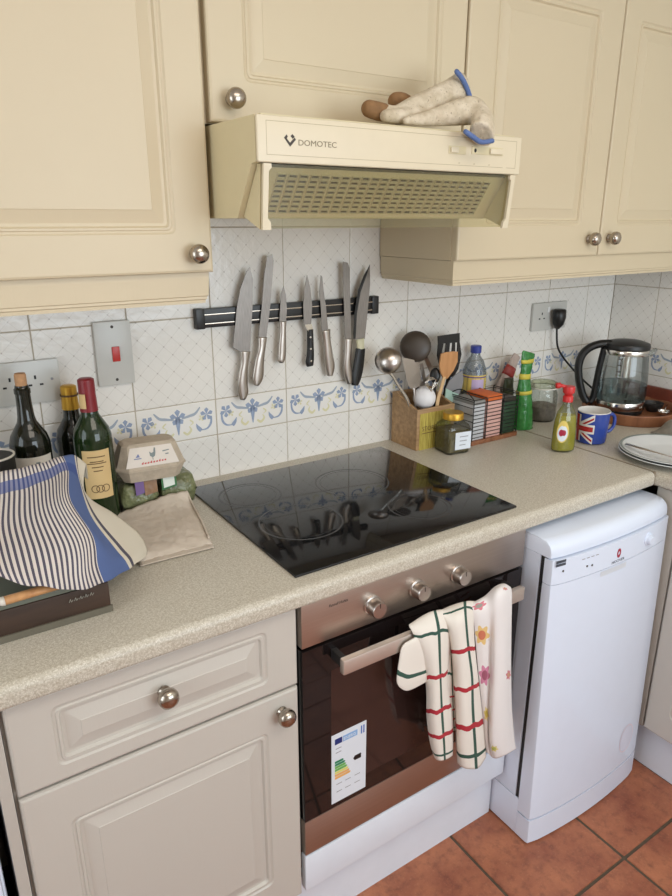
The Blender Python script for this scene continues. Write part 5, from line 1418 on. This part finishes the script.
def T(a, b, y): return P(Zt[0]+a/St, Zt[1]+b/St, 'y', y)
def hang(bm, cols_, mi, n=6):
    """cols_: rows of (x, y_px, y) in the close-up's frame"""
    sheet(bm, [[T(*q) for q in r] for r in cols_], n, mi=mi)
ct = thing('check_tea_towel', tuple(P(440, 765, 'y', -.63)), 'white tea towel with red and green check lines hanging from the oven handle', 'tea towel')
YB_, YF = -.612, -.640
# short flap at the left, hanging behind the bunched part
bm = bmesh.new(); hang(bm, [[(150, 330, -.640), (175, 300, -.642), (215, 300, -.642)], [(95, 345, -.642), (140, 335, -.648), (200, 350, -.648)], [(76, 420, -.642), (120, 440, -.648), (195, 425, -.648)], [(68, 490, -.642), (115, 500, -.648), (195, 470, -.648)], [(78, 515, -.642), (115, 530, -.646), (195, 490, -.646)]], 0)
f1 = obj('left_flap', bm, 'check_flap', ct, recalc=False); solid(f1, .003, 0)
bm = bmesh.new(); hang(bm, [[(135, 262, -.618), (165, 235, -.618), (205, 215, -.618), (250, 205, -.618), (285, 205, -.618)],
                            [(118, 268, -.630), (160, 245, -.632), (205, 222, -.634), (245, 212, -.634), (285, 215, -.632)],
                            [(135, 300, -.641), (165, 300, -.650), (215, 290, -.656), (258, 275, -.652), (292, 290, -.641)],
                            [(170, 400, -.642), (195, 400, -.656), (225, 400, -.664), (258, 390, -.656), (280, 380, -.642)],
                            [(190, 520, -.642), (205, 520, -.656), (232, 520, -.666), (258, 510, -.658), (272, 500, -.642)],
                            [(192, 640, -.642), (208, 645, -.658), (235, 645, -.668), (268, 630, -.658), (292, 620, -.642)],
                            [(205, 740, -.642), (220, 755, -.658), (245, 760, -.666), (275, 750, -.658), (296, 735, -.642)],
                            [(222, 800, -.642), (232, 812, -.656), (250, 816, -.664), (275, 808, -.656), (294, 795, -.642)]], 0)
o = obj('left_strand', bm, 'check_towel', ct, recalc=False); solid(o, .003, 0)
bm = bmesh.new(); hang(bm, [[(245, 208, -.616), (285, 190, -.616), (320, 178, -.616), (360, 170, -.616), (388, 170, -.616)],
                            [(245, 215, -.632), (285, 200, -.634), (320, 186, -.636), (355, 176, -.634), (388, 180, -.632)],
                            [(262, 250, -.642), (290, 255, -.656), (325, 245, -.664), (355, 235, -.658), (380, 250, -.642)],
                            [(290, 360, -.642), (305, 365, -.660), (335, 360, -.670), (365, 350, -.660), (384, 350, -.642)],
                            [(300, 480, -.642), (318, 485, -.662), (350, 485, -.672), (380, 475, -.662), (396, 465, -.642)],
                            [(308, 600, -.642), (320, 610, -.662), (350, 612, -.674), (385, 600, -.662), (410, 585, -.642)],
                            [(312, 740, -.642), (325, 755, -.662), (360, 760, -.672), (395, 750, -.662), (425, 735, -.642)],
                            [(318, 825, -.642), (335, 842, -.660), (365, 850, -.668), (400, 845, -.660), (430, 800, -.642)]], 0)
o = obj('right_strand', bm, 'check_towel_b', ct, recalc=False); solid(o, .003, 0)
# inner fold seen between the strands
bm = bmesh.new(); hang(bm, [[(255, 300, -.6405), (280, 290, -.6405), (305, 300, -.6405)], [(255, 480, -.6405), (285, 480, -.6405), (312, 480, -.6405)], [(262, 600, -.6405), (290, 605, -.6405), (315, 600, -.6405)], [(275, 690, -.6405), (295, 695, -.6405), (318, 690, -.6405)]], 0)
o = obj('inner_fold', bm, 'check_towel', ct, recalc=False); solid(o, .002, 0)
# back half of the cloth behind the handle
bm = bmesh.new(); hang(bm, [[(150, 255, -.614), (280, 215, -.614), (380, 180, -.614)], [(160, 300, -.606), (285, 260, -.606), (382, 225, -.606)], [(170, 420, -.604), (290, 385, -.604), (384, 345, -.604)]], 0)
o = obj('back_fall', bm, 'check_towel', ct, recalc=False); solid(o, .002, 0)
ft = thing('floral_tea_towel', tuple(P(500, 750, 'y', -.63)), 'white floral tea towel with pink and yellow flowers on the oven handle', 'tea towel')
bm = bmesh.new(); hang(bm, [[(368, 180, -.616), (400, 165, -.616), (430, 150, -.616), (470, 118, -.616), (505, 105, -.616), (530, 118, -.616)],
                            [(368, 185, -.633), (400, 170, -.635), (432, 150, -.635), (470, 112, -.636), (505, 100, -.636), (532, 115, -.633)],
                            [(378, 215, -.641), (405, 215, -.648), (440, 200, -.650), (475, 150, -.660), (508, 140, -.660), (535, 150, -.642)],
                            [(388, 330, -.641), (415, 330, -.648), (450, 320, -.648), (470, 300, -.662), (505, 290, -.664), (533, 290, -.642)],
                            [(400, 460, -.641), (425, 460, -.648), (450, 450, -.648), (468, 440, -.664), (505, 440, -.668), (532, 430, -.642)],
                            [(415, 600, -.641), (430, 600, -.648), (445, 600, -.648), (462, 600, -.666), (505, 600, -.670), (535, 590, -.642)],
                            [(425, 720, -.641), (435, 730, -.648), (445, 735, -.648), (460, 740, -.666), (505, 735, -.670), (545, 715, -.642)],
                            [(430, 770, -.641), (440, 785, -.648), (455, 800, -.650), (475, 806, -.664), (515, 790, -.668), (552, 768, -.642)]], 0)
o = obj('front_fall', bm, 'flower_towel', ft, recalc=False); solid(o, .003, 0)
bm = bmesh.new(); hang(bm, [[(395, 175, -.614), (460, 135, -.614), (528, 118, -.614)], [(398, 220, -.606), (462, 180, -.606), (530, 160, -.606)], [(400, 340, -.604), (464, 310, -.604), (530, 285, -.604)]], 0)
o = obj('back_fall', bm, 'flower_towel', ft, recalc=False); solid(o, .002, 0)
